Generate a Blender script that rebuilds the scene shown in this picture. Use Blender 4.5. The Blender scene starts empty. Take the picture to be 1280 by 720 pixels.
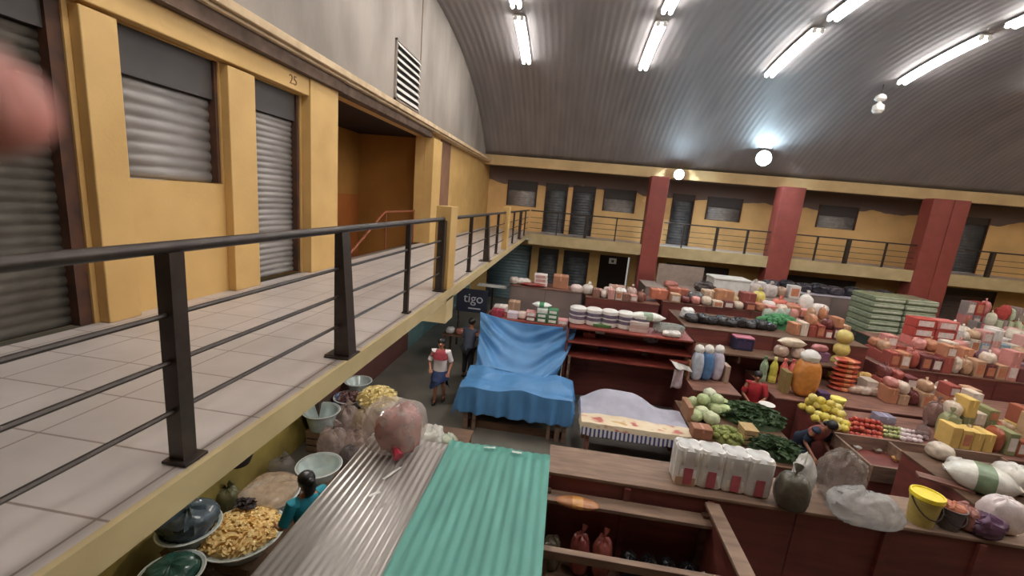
import bpy, bmesh, math, random
from mathutils import Vector, Matrix, noise
random.seed(7)
PI = math.pi
SC = bpy.context.scene
COL = SC.collection
# ------------------------------------------------------------------ measured viewpoint (metres; camera over the hall floor)
H = 4.75
CR = Vector((0.98802232, 0.12737354, 0.0871084)); CU = Vector((-0.10997856, 0.18527179, 0.97651374)); CF = Vector((-0.10824329, 0.97439743, -0.19706102))
FPX = 538.11
CAM = Vector((0, 0, H))
def ray(u, v): return CR*((u-640)/FPX) - CU*((v-360)/FPX) + CF
def G(u, v, z):                      # where a photo point meets the level z
    d = ray(u, v); t = (z-H)/d.z; return CAM + d*t
def mpp(p): return (Vector(p)-CAM).dot(CF)/FPX     # metres per pixel at a point
def sn(p, s=1.0): return noise.noise(Vector(p)*s)
# ------------------------------------------------------------------ materials
MATS = {}
def mat(name, col, rough=.6, metal=0, var=.12, scale=6, bump=0, bscale=None, alpha=1, emit=0, trans=0, col2=None, coat=0, stretch=(1,1,1)):
    if name in MATS: return MATS[name]
    m = bpy.data.materials.new(name); m.use_nodes = True
    nt = m.node_tree; N = nt.nodes; L = nt.links; b = N['Principled BSDF']
    b.inputs['Roughness'].default_value = rough; b.inputs['Metallic'].default_value = metal
    b.inputs['Alpha'].default_value = alpha; b.inputs['Transmission Weight'].default_value = trans; b.inputs['Coat Weight'].default_value = coat
    tc = N.new('ShaderNodeTexCoord'); mp = N.new('ShaderNodeMapping'); mp.inputs['Scale'].default_value = stretch
    nz = N.new('ShaderNodeTexNoise'); nz.inputs['Scale'].default_value = scale; nz.inputs['Detail'].default_value = 5
    L.new(tc.outputs['Object'], mp.inputs[0]); L.new(mp.outputs[0], nz.inputs['Vector'])
    rp = N.new('ShaderNodeValToRGB'); rp.color_ramp.elements[0].position = .32; rp.color_ramp.elements[1].position = .68
    c2 = col2 or tuple(c*(1-var) for c in col); c1 = col if col2 else tuple(min(1, c*(1+var)) for c in col)
    rp.color_ramp.elements[0].color = (*c2, 1); rp.color_ramp.elements[1].color = (*c1, 1)
    L.new(nz.outputs['Fac'], rp.inputs[0]); L.new(rp.outputs[0], b.inputs['Base Color'])
    if emit:
        b.inputs['Emission Color'].default_value = (*col, 1); b.inputs['Emission Strength'].default_value = emit
    if bump:
        n2 = N.new('ShaderNodeTexNoise'); n2.inputs['Scale'].default_value = bscale or scale*4; n2.inputs['Detail'].default_value = 4
        L.new(mp.outputs[0], n2.inputs['Vector'])
        bp = N.new('ShaderNodeBump'); bp.inputs['Strength'].default_value = bump; bp.inputs['Distance'].default_value = .02
        L.new(n2.outputs['Fac'], bp.inputs['Height']); L.new(bp.outputs[0], b.inputs['Normal'])
    MATS[name] = m; return m
def S(r, g, b):                      # sRGB 0-255 -> linear
    f = lambda c: (c/255/12.92) if c/255 <= .04045 else ((c/255+.055)/1.055)**2.4
    return (f(r), f(g), f(b))
_cm = {}
def cmat(rgb, rough=.55, kind=''):   # plain goods material of a colour
    k = (rgb, rough, kind)
    g_ = .3*rgb[0]+.59*rgb[1]+.11*rgb[2]; rgb = tuple(int(c*.84+g_*.16) for c in rgb)
    if k not in _cm:
        n = 'goods_%d_%d_%d%s' % (*rgb, kind)
        if kind == 'plastic': _cm[k] = mat(n, S(*rgb), rough=.25, var=.15, scale=9, bump=.35, bscale=14)
        elif kind == 'clear': _cm[k] = mat(n, S(*rgb), rough=.14, var=.2, scale=10, bump=1.0, bscale=16, alpha=.5)
        elif kind == 'clear2': _cm[k] = mat(n, S(*rgb), rough=.14, var=.15, scale=8, bump=1.0, bscale=9, alpha=.34)
        elif kind == 'card': _cm[k] = mat(n, S(*rgb), rough=.85, var=.1, scale=5)
        else: _cm[k] = mat(n, S(*rgb), rough=rough, var=.14, scale=12, bump=.1)
    return _cm[k]
# ------------------------------------------------------------------ mesh builder
class MB:
    def __init__(s): s.v = []; s.f = []
    def add(s, vs, fs):
        n = len(s.v); s.v += [tuple(v) for v in vs]; s.f += [tuple(i+n for i in f) for f in fs]; return s
    def box(s, x0, x1, y0, y1, z0, z1, M=None):
        vs = [Vector((x, y, z)) for z in (z0, z1) for y in (y0, y1) for x in (x0, x1)]
        if M: vs = [M @ v for v in vs]
        return s.add(vs, [(0,2,3,1),(4,5,7,6),(0,1,5,4),(2,6,7,3),(0,4,6,2),(1,3,7,5)])
    def cbox(s, c, d, rz=0, b=0):    # box with chamfered vertical+top edges, c = base centre
        dx, dy, dz = d[0]/2, d[1]/2, d[2]; b = b or min(d)*.04
        M = Matrix.Translation(c) @ Matrix.Rotation(rz, 4, 'Z')
        def ring(e, z): return [M @ Vector(p) for p in ((-dx+e+b,-dy+e,z),(dx-e-b,-dy+e,z),(dx-e,-dy+e+b,z),(dx-e,dy-e-b,z),(dx-e-b,dy-e,z),(-dx+e+b,dy-e,z),(-dx+e,dy-e-b,z),(-dx+e,-dy+e+b,z))]
        return s.loft([ring(b,0), ring(0,b), ring(0,dz-b), ring(b,dz)], cap=True)
    def loft(s, rings, cap=True, closed=True):
        n = len(rings[0]); vs = [p for r in rings for p in r]; fs = []
        for k in range(len(rings)-1):
            for i in range(n if closed else n-1):
                j = (i+1) % n; fs.append((k*n+i, k*n+j, (k+1)*n+j, (k+1)*n+i))
        if cap: fs.append(tuple(reversed(range(n)))); fs.append(tuple((len(rings)-1)*n+i for i in range(n)))
        return s.add(vs, fs)
    def tube(s, path, r, n=8):
        path = [Vector(p) for p in path]; rs = r if isinstance(r, (list, tuple)) else [r]*len(path); rings = []
        for i, p in enumerate(path):
            t = (path[min(i+1, len(path)-1)]-path[max(i-1, 0)]).normalized()
            a = t.cross(Vector((0,0,1)) if abs(t.z) < .9 else Vector((1,0,0))).normalized(); b = t.cross(a)
            rings.append([p+a*(rs[i]*math.cos(2*PI*k/n))+b*(rs[i]*math.sin(2*PI*k/n)) for k in range(n)])
        return s.loft(rings)
    def bar(s, p, q, w, h):          # rectangular bar
        p = Vector(p); q = Vector(q); t = (q-p).normalized()
        a = t.cross(Vector((0,0,1)) if abs(t.z) < .9 else Vector((0,1,0))).normalized(); b = a.cross(t)
        return s.loft([[c+a*(w/2*i)+b*(h/2*j) for i, j in ((-1,-1),(1,-1),(1,1),(-1,1))] for c in (p, q)])
    def lathe(s, prof, c=(0,0,0), n=24, cap=True, M=None):
        c = Vector(c); rings = [[(M @ Vector((r*math.cos(2*PI*k/n), r*math.sin(2*PI*k/n), z)) if M else Vector((r*math.cos(2*PI*k/n), r*math.sin(2*PI*k/n), z)))+c for k in range(n)] for r, z in prof]
        return s.loft(rings, cap)
    def ball(s, c, r, n=10, m=7, jit=0, js=3, M=None):
        c = Vector(c); r = Vector(r) if isinstance(r, (tuple, list, Vector)) else Vector((r, r, r)); rings = []
        for i in range(m+1):
            th = -PI/2+PI*(.04+.92*i/m); ring = []
            for k in range(n):
                d = Vector((math.cos(th)*math.cos(2*PI*k/n), math.cos(th)*math.sin(2*PI*k/n), math.sin(th)))
                f = 1+(jit*sn(d*1.0+c*7.13, js) if jit else 0)
                p = Vector((d.x*r.x, d.y*r.y, d.z*r.z))*f
                ring.append((M @ p if M else p)+c)
            rings.append(ring)
        return s.loft(rings)
    def grid(s, fn, nu, nv):
        vs = [fn(i/nu, j/nv) for j in range(nv+1) for i in range(nu+1)]; w = nu+1
        return s.add(vs, [(j*w+i, j*w+i+1, (j+1)*w+i+1, (j+1)*w+i) for j in range(nv) for i in range(nu)])
    def build(s, name, material, parent=None, smooth=True, solid=0, bev=0, shift=None):
        me = bpy.data.meshes.new(name); vs = s.v
        if shift is not None: sh = Vector(shift); vs = [tuple(Vector(v)-sh) for v in vs]
        me.from_pydata(vs, [], s.f); me.update()
        bm = bmesh.new(); bm.from_mesh(me); bmesh.ops.recalc_face_normals(bm, faces=bm.faces)
        if smooth:
            for f in bm.faces: f.smooth = True
            for e in bm.edges:
                if len(e.link_faces) == 2 and e.calc_face_angle(0) > .7: e.smooth = False
        bm.to_mesh(me); bm.free()
        me.materials.append(material)
        o = bpy.data.objects.new(name, me); COL.objects.link(o)
        if parent: o.parent = parent
        if shift is not None: o.location = shift
        if solid:
            md = o.modifiers.new('solid', 'SOLIDIFY'); md.thickness = solid; md.offset = 0
        if bev:
            md = o.modifiers.new('bevel', 'BEVEL'); md.width = bev; md.segments = 2; md.limit_method = 'ANGLE'
        return o
def tag(o, label=None, cat=None, group=None, kind=None):
    if label: o['label'] = label
    if cat: o['category'] = cat
    if group: o['group'] = group
    if kind: o['kind'] = kind
    return o
def thing(name, loc, label, cat, group=None, rz=0):
    o = bpy.data.objects.new(name, None); COL.objects.link(o); o.location = loc; o.rotation_euler = (0, 0, rz)
    o.empty_display_size = .1
    return tag(o, label, cat, group)
def struct(name, mb, m, parent=None, **k):
    o = mb.build(name, m, parent, **k)
    if not parent: o['kind'] = 'structure'
    return o
def copy_tree(o, parent=None):
    c = o.copy(); COL.objects.link(c)
    if parent: c.parent = parent
    for ch in list(o.children): copy_tree(ch, c)
    return c
def text(name, body, size, loc, rot, m, parent, ext=.003):
    cu = bpy.data.curves.new(name, 'FONT'); cu.body = body; cu.size = size; cu.extrude = ext; cu.align_x = 'CENTER'; cu.align_y = 'CENTER'
    t = bpy.data.objects.new(name, cu); COL.objects.link(t)
    me = bpy.data.meshes.new_from_object(t); bpy.data.objects.remove(t)
    me.materials.clear(); me.materials.append(m)
    o = bpy.data.objects.new(name, me); COL.objects.link(o); o.location = loc; o.rotation_euler = rot
    if parent: o.parent = parent
    return o
# ------------------------------------------------------------------ palette
Yw = mat('yellow_paint', S(208,171,108), .62, var=.09, scale=1.6, bump=.08, bscale=30, col2=S(193,156,94))
Yb = mat('yellow_paint_beam', S(200,180,136), .6, var=.1, scale=2.5, col2=S(182,162,120))
Olive = mat('olive_paint', S(168,148,78), .5, scale=2, col2=S(132,116,62))
Cream = mat('cream_ledge', S(214,190,155), .7, scale=4, col2=S(180,155,122))
Conc = mat('concrete_plaster', S(158,149,141), .9, scale=1.1, col2=S(130,122,115), bump=.15, bscale=14, stretch=(1,1,.45))
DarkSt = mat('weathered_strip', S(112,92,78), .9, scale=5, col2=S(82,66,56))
Ora = mat('orange_dado', S(176,104,48), .6, var=.1, scale=2)
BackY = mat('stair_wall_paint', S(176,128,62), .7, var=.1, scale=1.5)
Shut = mat('galvanised_shutter', S(158,153,150), .5, .2, scale=7, col2=S(134,129,126), stretch=(1,.3,1))
ShutD = mat('dark_shutter', S(112,106,96), .5, .4, scale=6, col2=S(92,86,78))
ShutF = mat('far_shutter', S(104,106,108), .5, .3, scale=4, col2=S(80,84,88))
DkBox = mat('shutter_hood', S(62,56,54), .6, var=.1, scale=3)
Rust = mat('rusty_frame', S(92,56,36), .7, scale=5, col2=S(60,40,32))
Iron = mat('brown_iron', S(74,64,58), .42, .35, scale=10, col2=S(58,48,44))
Tile = None
def tile_mat():
    m = mat('floor_tiles', S(200,190,184), .4, scale=2.2, col2=S(186,175,168)); nt = m.node_tree; N = nt.nodes; L = nt.links; b = N['Principled BSDF']
    br = N.new('ShaderNodeTexBrick'); br.offset = 0; br.inputs['Scale'].default_value = 1; br.inputs['Brick Width'].default_value = .42; br.inputs['Row Height'].default_value = .42
    br.inputs['Mortar Size'].default_value = .006; br.inputs['Mortar'].default_value = (*S(140,124,114), 1)
    tc = N.new('ShaderNodeTexCoord'); L.new(tc.outputs['Object'], br.inputs['Vector'])
    src = b.inputs['Base Color'].links[0].from_socket
    L.new(src, br.inputs['Color1']); L.new(src, br.inputs['Color2']); L.new(br.outputs['Color'], b.inputs['Base Color'])
    return m
Tile = tile_mat()
Floor = mat('wet_concrete', S(122,117,108), .4, scale=1.2, col2=S(94,92,86), bump=.1)
Red = mat('red_column_paint', S(154,76,66), .5, scale=2, col2=S(134,64,58))
Maroon = mat('maroon_board', S(128,66,58), .55, scale=3, col2=S(102,52,48), stretch=(.4,1,3))
MaroonL = mat('maroon_shelf_edge', S(148,70,58), .5, scale=4, col2=S(118,52,44))
Wood = mat('worn_wood', S(150,124,104), .7, scale=6, col2=S(114,90,76), stretch=(.4,2,2))
WoodD = mat('dark_wood', S(112,82,60), .7, scale=6, col2=S(84,60,46), stretch=(.4,2,2))
WoodR = mat('reddish_wood', S(138,96,80), .65, scale=6, col2=S(104,70,60), stretch=(.4,2,2))
RoofM = mat('grey_roof_sheet', S(152,147,147), .62, 0, scale=.8, col2=S(136,131,132), stretch=(3,.4,1))
Zinc = mat('zinc_sheet', S(160,152,146), .36, .15, scale=2.5, col2=S(146,138,132), stretch=(3,.5,1))
Teal = mat('teal_sheet', S(92,160,146), .45, .05, scale=2.5, col2=S(80,144,132), stretch=(3,.5,1))
Blue = mat('blue_tarp', S(78,129,178), .45, var=.1, scale=2, bump=.12, bscale=26)
Basin = mat('basin_metal', S(206,216,214), .25, .35, scale=8, col2=S(182,196,194))
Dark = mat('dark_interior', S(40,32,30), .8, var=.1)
White = mat('white_plastic', S(226,222,216), .4, var=.05, scale=6, bump=.2, bscale=10)
Tube = mat('tube_light', (1.0,.97,.93), emit=20)
FloodL = mat('flood_lens', (.62,.86,1.0), emit=110)
Skin = mat('skin', S(166,112,86), .5, var=.06, scale=20)
Hair = mat('black_hair', S(26,22,22), .45, var=.2, scale=40)
EyeM = mat('eye_dark', S(24,18,16), .3)
Lip = mat('lip', S(140,70,64), .5)
# ================================================================== THE HALL
XW, XR, YF, W = -3.94, 24.0, 21.2, 3.4         # gable wall, right end, far rooms, gallery floor level
def roofz(y): return 6.62+3.08*(1-min(1, abs((y-9.7)/10.4))**3)
fl = MB().box(-7, XR, -6, 23, -.2, 0); struct('floor', fl, Floor, smooth=False)
# barrel roof: corrugated sheets running up the arch
mb = MB(); nx = 560; ys = [-.7+20.8*i/56 for i in range(57)]
mb.add([(XW-.05+(XR-XW+.1)*i/nx, y, roofz(y)+.0045*math.sin(i*PI/2.0)) for y in ys for i in range(nx+1)],
       [(j*(nx+1)+i, j*(nx+1)+i+1, (j+1)*(nx+1)+i+1, (j+1)*(nx+1)+i) for j in range(56) for i in range(nx)])
struct('ceiling', mb, RoofM, solid=.02)
# gable wall above the ledge (arched top)
def gable(x0, x1):
    m = MB(); pts = [(-6, 6.5)]+[(-6, roofz(-.7))]+[(y, roofz(y)-.02) for y in ys]+[(23, roofz(20.1)-.02), (23, 6.5)]
    return m.loft([[Vector((x, p[0], p[1])) for p in pts] for x in (x0, x1)])
wl = struct('wall_left', gable(XW-.25, XW), Conc, smooth=False)
MB().box(XW, XW+.012, 10.93, 10.96, 6.5, 9.3).build('joint_strip', mat('joint_strip', S(120,96,84), .8), wl, smooth=False)
struct('wall_right', MB().box(XR, XR+.3, -6, 23, 0, 10), Yw, smooth=False)
struct('wall_back', MB().box(-7, XR, -6.2, -6, 0, 7), Yw, smooth=False)
struct('ceiling_back', MB().box(-7, XR, -6, -.6, 6.5, 6.6), RoofM, smooth=False)
# ---- left gallery wall
wy = MB()
D1, N1, D2, OP = (-1.0, 3.12), (3.45, 4.61), (5.07, 6.08), (6.88, 11.54)
ZT = 5.95
wy.box(XW-.25, XW, -6, D1[0], W, 6.45)
wy.box(XW-.25, XW, D1[1], N1[0], W, ZT); wy.box(XW-.25, XW, N1[0], N1[1], W, 4.65); wy.box(XW-.25, XW, N1[1], D2[0], W, ZT)
wy.box(XW-.25, XW, D2[1], OP[0], W, ZT); wy.box(XW-.25, XW, D1[0], OP[0], ZT, 6.45); wy.box(XW-.25, XW, OP[0], OP[1], 6.22, 6.45)
wy.box(XW-.25, XW, OP[1], YF, W, 6.45)
struct('wall_gallery', wy, Yw, smooth=False)
pl = MB()
pl.box(XW, XW+.1, 3.16, 3.45, W, 5.93); pl.box(XW, XW+.1, 4.63, 5.05, W, 5.93); pl.box(XW, XW+.14, 6.12, 6.88, W, 6.2); pl.box(XW, XW+.12, -1, 6.12, 5.96, 6.2)
pl.box(XW, XW+.25, OP[1], 12.3, W, 6.2)
struct('trim_1', pl, Yw, smooth=False, bev=.01)
struct('trim_2', MB().box(XW, XW+.34, -6, 20.0, 6.4, 6.5).box(XW, XW+.28, -6, 20.0, 6.36, 6.4), Cream, smooth=False, bev=.012)
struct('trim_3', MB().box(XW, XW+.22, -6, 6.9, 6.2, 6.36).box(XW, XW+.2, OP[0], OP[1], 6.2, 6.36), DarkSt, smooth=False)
struct('trim_4', MB().box(XW+.0, XW+.012, 4.655, 4.668, W, 4.62), WoodD, smooth=False)
text('lettering', '25', .17, (XW+.123, 5.75, 6.07), (PI/2, 0, PI/2), mat('faded_ink', S(120,90,50)), wl)
def slats(mb, x, y0, y1, z0, z1, p, d=.03, axis='x', sgn=1):
    n = max(2, int((z1-z0)/p)); p = (z1-z0)/n; prof = []
    for i in range(n):
        zb = z0+i*p
        prof += [(0, zb), (d*.7, zb+p*.25), (d, zb+p*.5), (d*.7, zb+p*.75)]
    prof.append((0, z1))
    if axis == 'x': rows = [[Vector((x+sgn*a, y, z)) for a, z in prof] for y in (y0, y1)]
    else: rows = [[Vector((y, x+sgn*a, z)) for a, z in prof] for y in (y0, y1)]
    return mb.loft(rows, cap=False, closed=False)
def shutter(name, y0, y1, z0, z1, m, p, hood, frame=.06, x=None, axis='x', sgn=1, handle=False):
    x = XW-.12 if x is None else x
    def bx(mb, a0, a1, b0, b1, c0, c1):
        a0, a1 = sorted((x+sgn*a0, x+sgn*a1))
        return mb.box(a0, a1, b0, b1, c0, c1) if axis == 'x' else mb.box(b0, b1, a0, a1, c0, c1)
    o = slats(MB(), x, y0, y1, z0, z1-hood, p, .02, axis, sgn).build(name, m, None, solid=.008); o['kind'] = 'structure'
    if hood: bx(MB(), -.02, .07, y0, y1, z1-hood, z1).build('hood', DkBox, o, smooth=False)
    f = MB(); bx(f, -.05, .1, y0, y0+frame, z0, z1); bx(f, -.05, .1, y1-frame, y1, z0, z1)
    f.build('frame', Rust, o, smooth=False)
    if handle:
        hm = MB(); bx(hm, .03, .08, y0+.07, y0+.13, z0+1.08, z0+1.28); hm.build('handle', Iron, o, smooth=False)
    return o
shutter('door_1', D1[0], D1[1], W, ZT, ShutD, .085, .25, .1)
shutter('window_1', N1[0], N1[1], 4.66, ZT, Shut, .105, .4, .04)
shutter('door_2', D2[0], D2[1], W+.02, ZT, Shut, .075, .36, .05, handle=True)
# ---- stairwell behind the opening
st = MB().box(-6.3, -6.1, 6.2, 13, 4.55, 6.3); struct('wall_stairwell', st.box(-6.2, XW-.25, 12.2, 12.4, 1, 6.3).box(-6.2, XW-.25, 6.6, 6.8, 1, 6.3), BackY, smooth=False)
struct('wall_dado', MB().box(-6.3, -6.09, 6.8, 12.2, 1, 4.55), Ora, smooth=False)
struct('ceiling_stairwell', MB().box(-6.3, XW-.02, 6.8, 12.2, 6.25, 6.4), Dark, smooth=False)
t = thing('handrail', (-4.1, 9.5, W), 'thin reddish-brown stair handrail rising inside the opening off the left gallery', 'handrail')
MB().tube([(.1,-2.2,-.1),(.02,-.2,.8),(.0,.05,.86),(.0,1.9,.86)], .022).build('rail', mat('rail_red', S(130,66,36), .5), t)
for yy in (.05, 1.85): MB().tube([(0,yy,-.0),(0,yy,.86)], .018).build('post', MATS['rail_red'], t)
# ---- louvred vent in the gable
v = tag(thing('louvre_vent', (XW, 10.1, 6.66), 'white slatted louvre vent high in the concrete gable wall', 'vent'))
MB().box(0, .05, -.72, -.68, 0, 1.2).box(0, .05, .68, .72, 0, 1.2).box(0, .05, -.72, .72, 1.16, 1.2).box(0, .05, -.72, .72, 0, .04).build('frame', Conc, v, smooth=False)
MB().box(.0, .008, -.7, .7, .02, 1.18).build('backing', DkBox, v, smooth=False)
for k in range(8):
    M = Matrix.Translation((.05, 0, .1+k*.145)) @ Matrix.Rotation(.95, 4, 'Y')
    MB().box(-.055, .055, -.68, .68, -.006, .006, M).build('slat', White, v, smooth=False)
# ---- left gallery slab, edge beam, cross beam
struct('floor_gallery', MB().box(XW, -1.6, -6, 19.3, W-.12, W), Tile, smooth=False)
struct('trim_5', MB().box(-1.62, -1.585, -6, 19.3, 3.25, W+.004).box(-1.85, -1.62, -6, 19.3, 3.22, W-.121), Yb, smooth=False)
struct('trim_6', MB().box(XW, -1.585, 5.9, 6.28, 2.92, W-.121), Yb, smooth=False)
struct('ceiling_gallery', MB().box(-4.4, -1.86, -6, 19.3, 3.2, W-.121), mat('slab_soffit', S(120,112,92), .8), smooth=False)
# lower storey wall below the left gallery
lo = MB().box(-4.65, -4.4, -6, 7.3, 0, 3.22); struct('wall_lower', lo, Olive, smooth=False)
struct('wall_lower_shops', MB().box(-4.65, -4.42, 7.3, 12.2, 0, 3.22), mat('dark_maroon_wall', S(92,54,48), .7, scale=2), smooth=False)
struct('wall_lower_teal', MB().box(-4.65, -4.42, 12.2, 20.6, 0, 3.22), mat('teal_grey_wall', S(96,128,128), .7, scale=2, col2=S(80,110,112)), smooth=False)
struct('trim_7', MB().box(-4.4, -4.15, 6.9, 7.3, 0, 3.2), mat('brown_pier', S(70,52,40), .7), smooth=False)
# ---- column standing at the gallery rail
tag(MB().box(-1.82, -1.6, 5.94, 6.3, W+.004, 4.6).build('newel_post', Yw, smooth=False, bev=.01), 'thick yellow newel post midway along the left gallery rail', 'post')
struct('trim_10', MB().box(XW, XW+.03, 12.95, 14.0, W, 6.36), mat('brown_strip', S(128,92,70), .7, scale=3), smooth=False)
t = tag(MB().box(-1.75, -1.6, 12.0, 12.35, W+.004, 4.58).build('newel_post', Yw, smooth=False, bev=.01), 'short yellow newel post ending the left gallery rail at the far corner', 'post')
# ---- railings
def railing(label, a, b, posts, thick, gusset=()):
    A = Vector(a); B = Vector(b); d = (B-A).normalized(); n = Vector((d.y, -d.x, 0))
    t = thing('railing', a, label, 'railing', None)
    MB().tube([Vector((0,0,1.02)), B-A+Vector((0,0,1.02))], .028, 10).build('handrail', Iron, t)
    for z in (.72, .5, .26): MB().tube([Vector((0,0,z)), B-A+Vector((0,0,z))], .012, 6).build('rail', Iron, t)
    for i, s in enumerate(posts):
        w = thick[i]; p = d*s
        m = MB().bar(p+Vector((0,0,.0)), p+Vector((0,0,1.0)), w, w)
        if i in gusset:
            m = MB().loft([[p+d*x+n*y for x, y in ((-w*.5,-.03),(w*.5,-.03),(w*.5,.1),(-w*.5,.1))]]+[[p+Vector((0,0,1.0))+d*x+n*y for x, y in ((-w*.5,-.03),(w*.5,-.03),(w*.5,.03),(-w*.5,.03))]])
            m.box(p.x-.1, p.x+.1, p.y-.08, p.y+.08, 0, .015)
        po = m.build('post', Iron, t, smooth=False); MB().cbox((p.x+n.x*.01,p.y+n.y*.01,-.002), (w*1.7,w*1.7,.014)).build('base_plate', Iron, po, smooth=False)
    return t
railing('brown iron railing along the near stretch of the left gallery', (-1.7, -1.2, W+.004), (-1.7, 5.92, W+.004), [0, 2.87, 4.35, 5.78, 7.08], [.075,.075,.12,.05,.1], (2,))
railing('brown iron railing of the left gallery past the slim column', (-1.7, 6.34, W+.004), (-1.7, 12.0, W+.004), [1.4, 3.0, 4.5], [.06,.15,.06], (1,))
def far_rail(label, x0, x1, posts, thick):
    railing(label, (x0, 19.36, W+.004), (x1, 19.36, W+.004), [p-x0 for p in posts], thick)
railing('short brown iron railing turning the far left corner past the newel post', (-1.68, 12.35, W+.004), (-1.68, 19.3, W+.004), [1.6, 3.6, 5.4], [.05,.1,.05])
far_rail('brown railing on the far gallery left of the first red column', -1.6, 3.3, [-.4, .86, 2.16], [.05,.13,.05])
far_rail('brown railing on the far gallery between the first and second red columns', 4.15, 8.5, [5.0, 6.37, 7.6], [.05,.1,.08])
far_rail('brown railing on the far gallery between the second and paired red columns', 9.5, 14.1, [10.36, 11.57, 13], [.06,.13,.06])
far_rail('brown railing on the far gallery right of the paired red columns', 15.9, 22.0, [16.9, 18.5, 20], [.13,.06,.13])
# ---- far gallery
struct('floor_gallery_far', MB().box(-3.9, XR, 19.3, YF+.3, W-.12, W), Tile, smooth=False)
struct('trim_8', MB().box(-1.6, XR, 19.2, 19.3, 2.95, W+.02).box(-1.6, XR, 19.3, 20.6, 2.95, 3.2), Yb, smooth=False)
fw = MB(); 
far_open = [(-3.0,-1.55,4.55,5.75), (-1.15,-.08,3.42,5.75), (.15,1.22,3.42,5.75), (1.6,3.1,4.68,5.72), (4.75,5.75,3.42,5.75), (6.3,7.85,4.7,5.75), (11.1,12.75,4.8,5.8), (16.7,18.0,3.42,5.8), (19.6,21.2,4.7,5.8)]
xs = [XW]
for a, b, c, d in far_open:
    fw.box(xs[-1], a, YF, YF+.25, W, 6.4); fw.box(a, b, YF, YF+.25, d, 6.4)
    if c > 3.5: fw.box(a, b, YF, YF+.25, W, c)
    xs.append(b)
fw.box(xs[-1], XR, YF, YF+.25, W, 6.4)
mf = mat('far_wall_paint', S(222,182,122), .65, scale=1)
def band_mat(m):     # bare grey render above the painted dado
    nt = m.node_tree; N = nt.nodes; L = nt.links; b = N['Principled BSDF']; src = b.inputs['Base Color'].links[0].from_socket
    tc = N.new('ShaderNodeTexCoord'); sx = N.new('ShaderNodeSeparateXYZ'); L.new(tc.outputs['Object'], sx.inputs[0])
    nz = N.new('ShaderNodeTexNoise'); nz.inputs['Scale'].default_value = .7; ad = N.new('ShaderNodeMath'); ad.operation = 'MULTIPLY_ADD'; ad.inputs[1].default_value = .8; L.new(tc.outputs['Object'], nz.inputs['Vector'])
    L.new(nz.outputs['Fac'], ad.inputs[0]); L.new(sx.outputs['Z'], ad.inputs[2])
    cmp = N.new('ShaderNodeMath'); cmp.operation = 'GREATER_THAN'; cmp.inputs[1].default_value = 6.02; L.new(ad.outputs[0], cmp.inputs[0])
    mx = N.new('ShaderNodeMix'); mx.data_type = 'RGBA'; L.new(cmp.outputs[0], mx.inputs['Factor']); L.new(src, mx.inputs['A']); mx.inputs['B'].default_value = (*S(118,100,92), 1)
    L.new(mx.outputs['Result'], b.inputs['Base Color'])
band_mat(mf)
struct('wall_far', fw, mf, smooth=False)
k = 3; dn = 3; wn = 2
for a, b, c, d in far_open:
    isd = c < 3.5
    nm = ('door_%d' % dn) if isd else ('window_%d' % wn)
    if isd: dn += 1
    else: wn += 1
    shutter(nm, a, b, c, d, ShutF if isd else Shut, .09 if not isd else .12, .45 if not isd else .3, .05, x=YF+.06, axis='y', sgn=-1)
struct('ceiling_gallery_far', MB().box(XW, XR, 19.9, YF+.25, 6.3, 6.45), mat('soffit_dark', S(88,76,70), .8), smooth=False)
struct('trim_9', MB().box(XW, XR, 19.62, 19.95, 6.28, 6.7), Cream if False else mat('beam_cream', S(206,178,128), .65, scale=1.2, col2=S(186,158,112)), smooth=False)
def column(x0, x1, label):
    o = MB().box(-(x1-x0)/2, (x1-x0)/2, -.3, .3, 0, 6.3).build('column', Red, None, smooth=False, bev=.02); o.location = ((x0+x1)/2, 19.45, 0)
    # stands in front of the gallery slab, so the slab edge is notched by it
    tag(o, label, 'column')
column(3.32, 4.06, 'red column of the far gallery, leftmost and nearest the small flood lamp')
column(8.52, 9.42, 'red column of the far gallery, middle of the row under the larger flood lamp')
column(14.12, 14.85, 'left one of the paired red columns at the right of the far gallery')
column(14.87, 15.45, 'right one of the paired red columns at the right of the far gallery')
# ground floor of the far side
fg = MB(); lows = [(-3.6,-1.5,0,2.75), (-1.15,-.2,0,2.7), (.05,1.25,0,2.7), (1.75,3.15,0,2.65), (4.8,7.6,0,2.6), (10,13,0,2.6), (15.8,18.6,0,2.75)]
xs = [-4.4]
for a, b, c, d in lows:
    fg.box(xs[-1], a, 20.6, 20.85, 0, 3.0); fg.box(a, b, 20.6, 20.85, d, 3.0); xs.append(b)
fg.box(xs[-1], XR, 20.6, 20.85, 0, 3.0)
struct('wall_far_lower', fg, Yw, smooth=False)
for i, (a, b, c, d) in enumerate(lows):
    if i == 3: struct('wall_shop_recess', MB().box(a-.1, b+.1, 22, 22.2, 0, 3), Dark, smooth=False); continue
    shutter('door_%d' % (dn+i), a, b, c, d, mat('blue_grey_shutter', S(120,140,146), .5, .3) if i == 0 else ShutF if i < 4 else mat('maroon_grey_front', S(108,90,84), .7), .14, 0 if i == 0 else .3, .05, x=20.72, axis='y', sgn=-1)
s_ = thing('shop_sign', (2.35, 20.58, 2.4), 'small white sign in the dark shop opening under the far gallery', 'sign')
MB().cbox((0,0,-.12), (.34,.03,.26)).build('board', White, s_, smooth=False); MB().box(-.06,.06,-.022,-.014,-.06,.06).build('mark', mat('sign_mark', S(70,80,70)), s_, smooth=False)
MB().box(-.005,.005,0,.01,.14,.26).build('hanger', Iron, s_, smooth=False)
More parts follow.
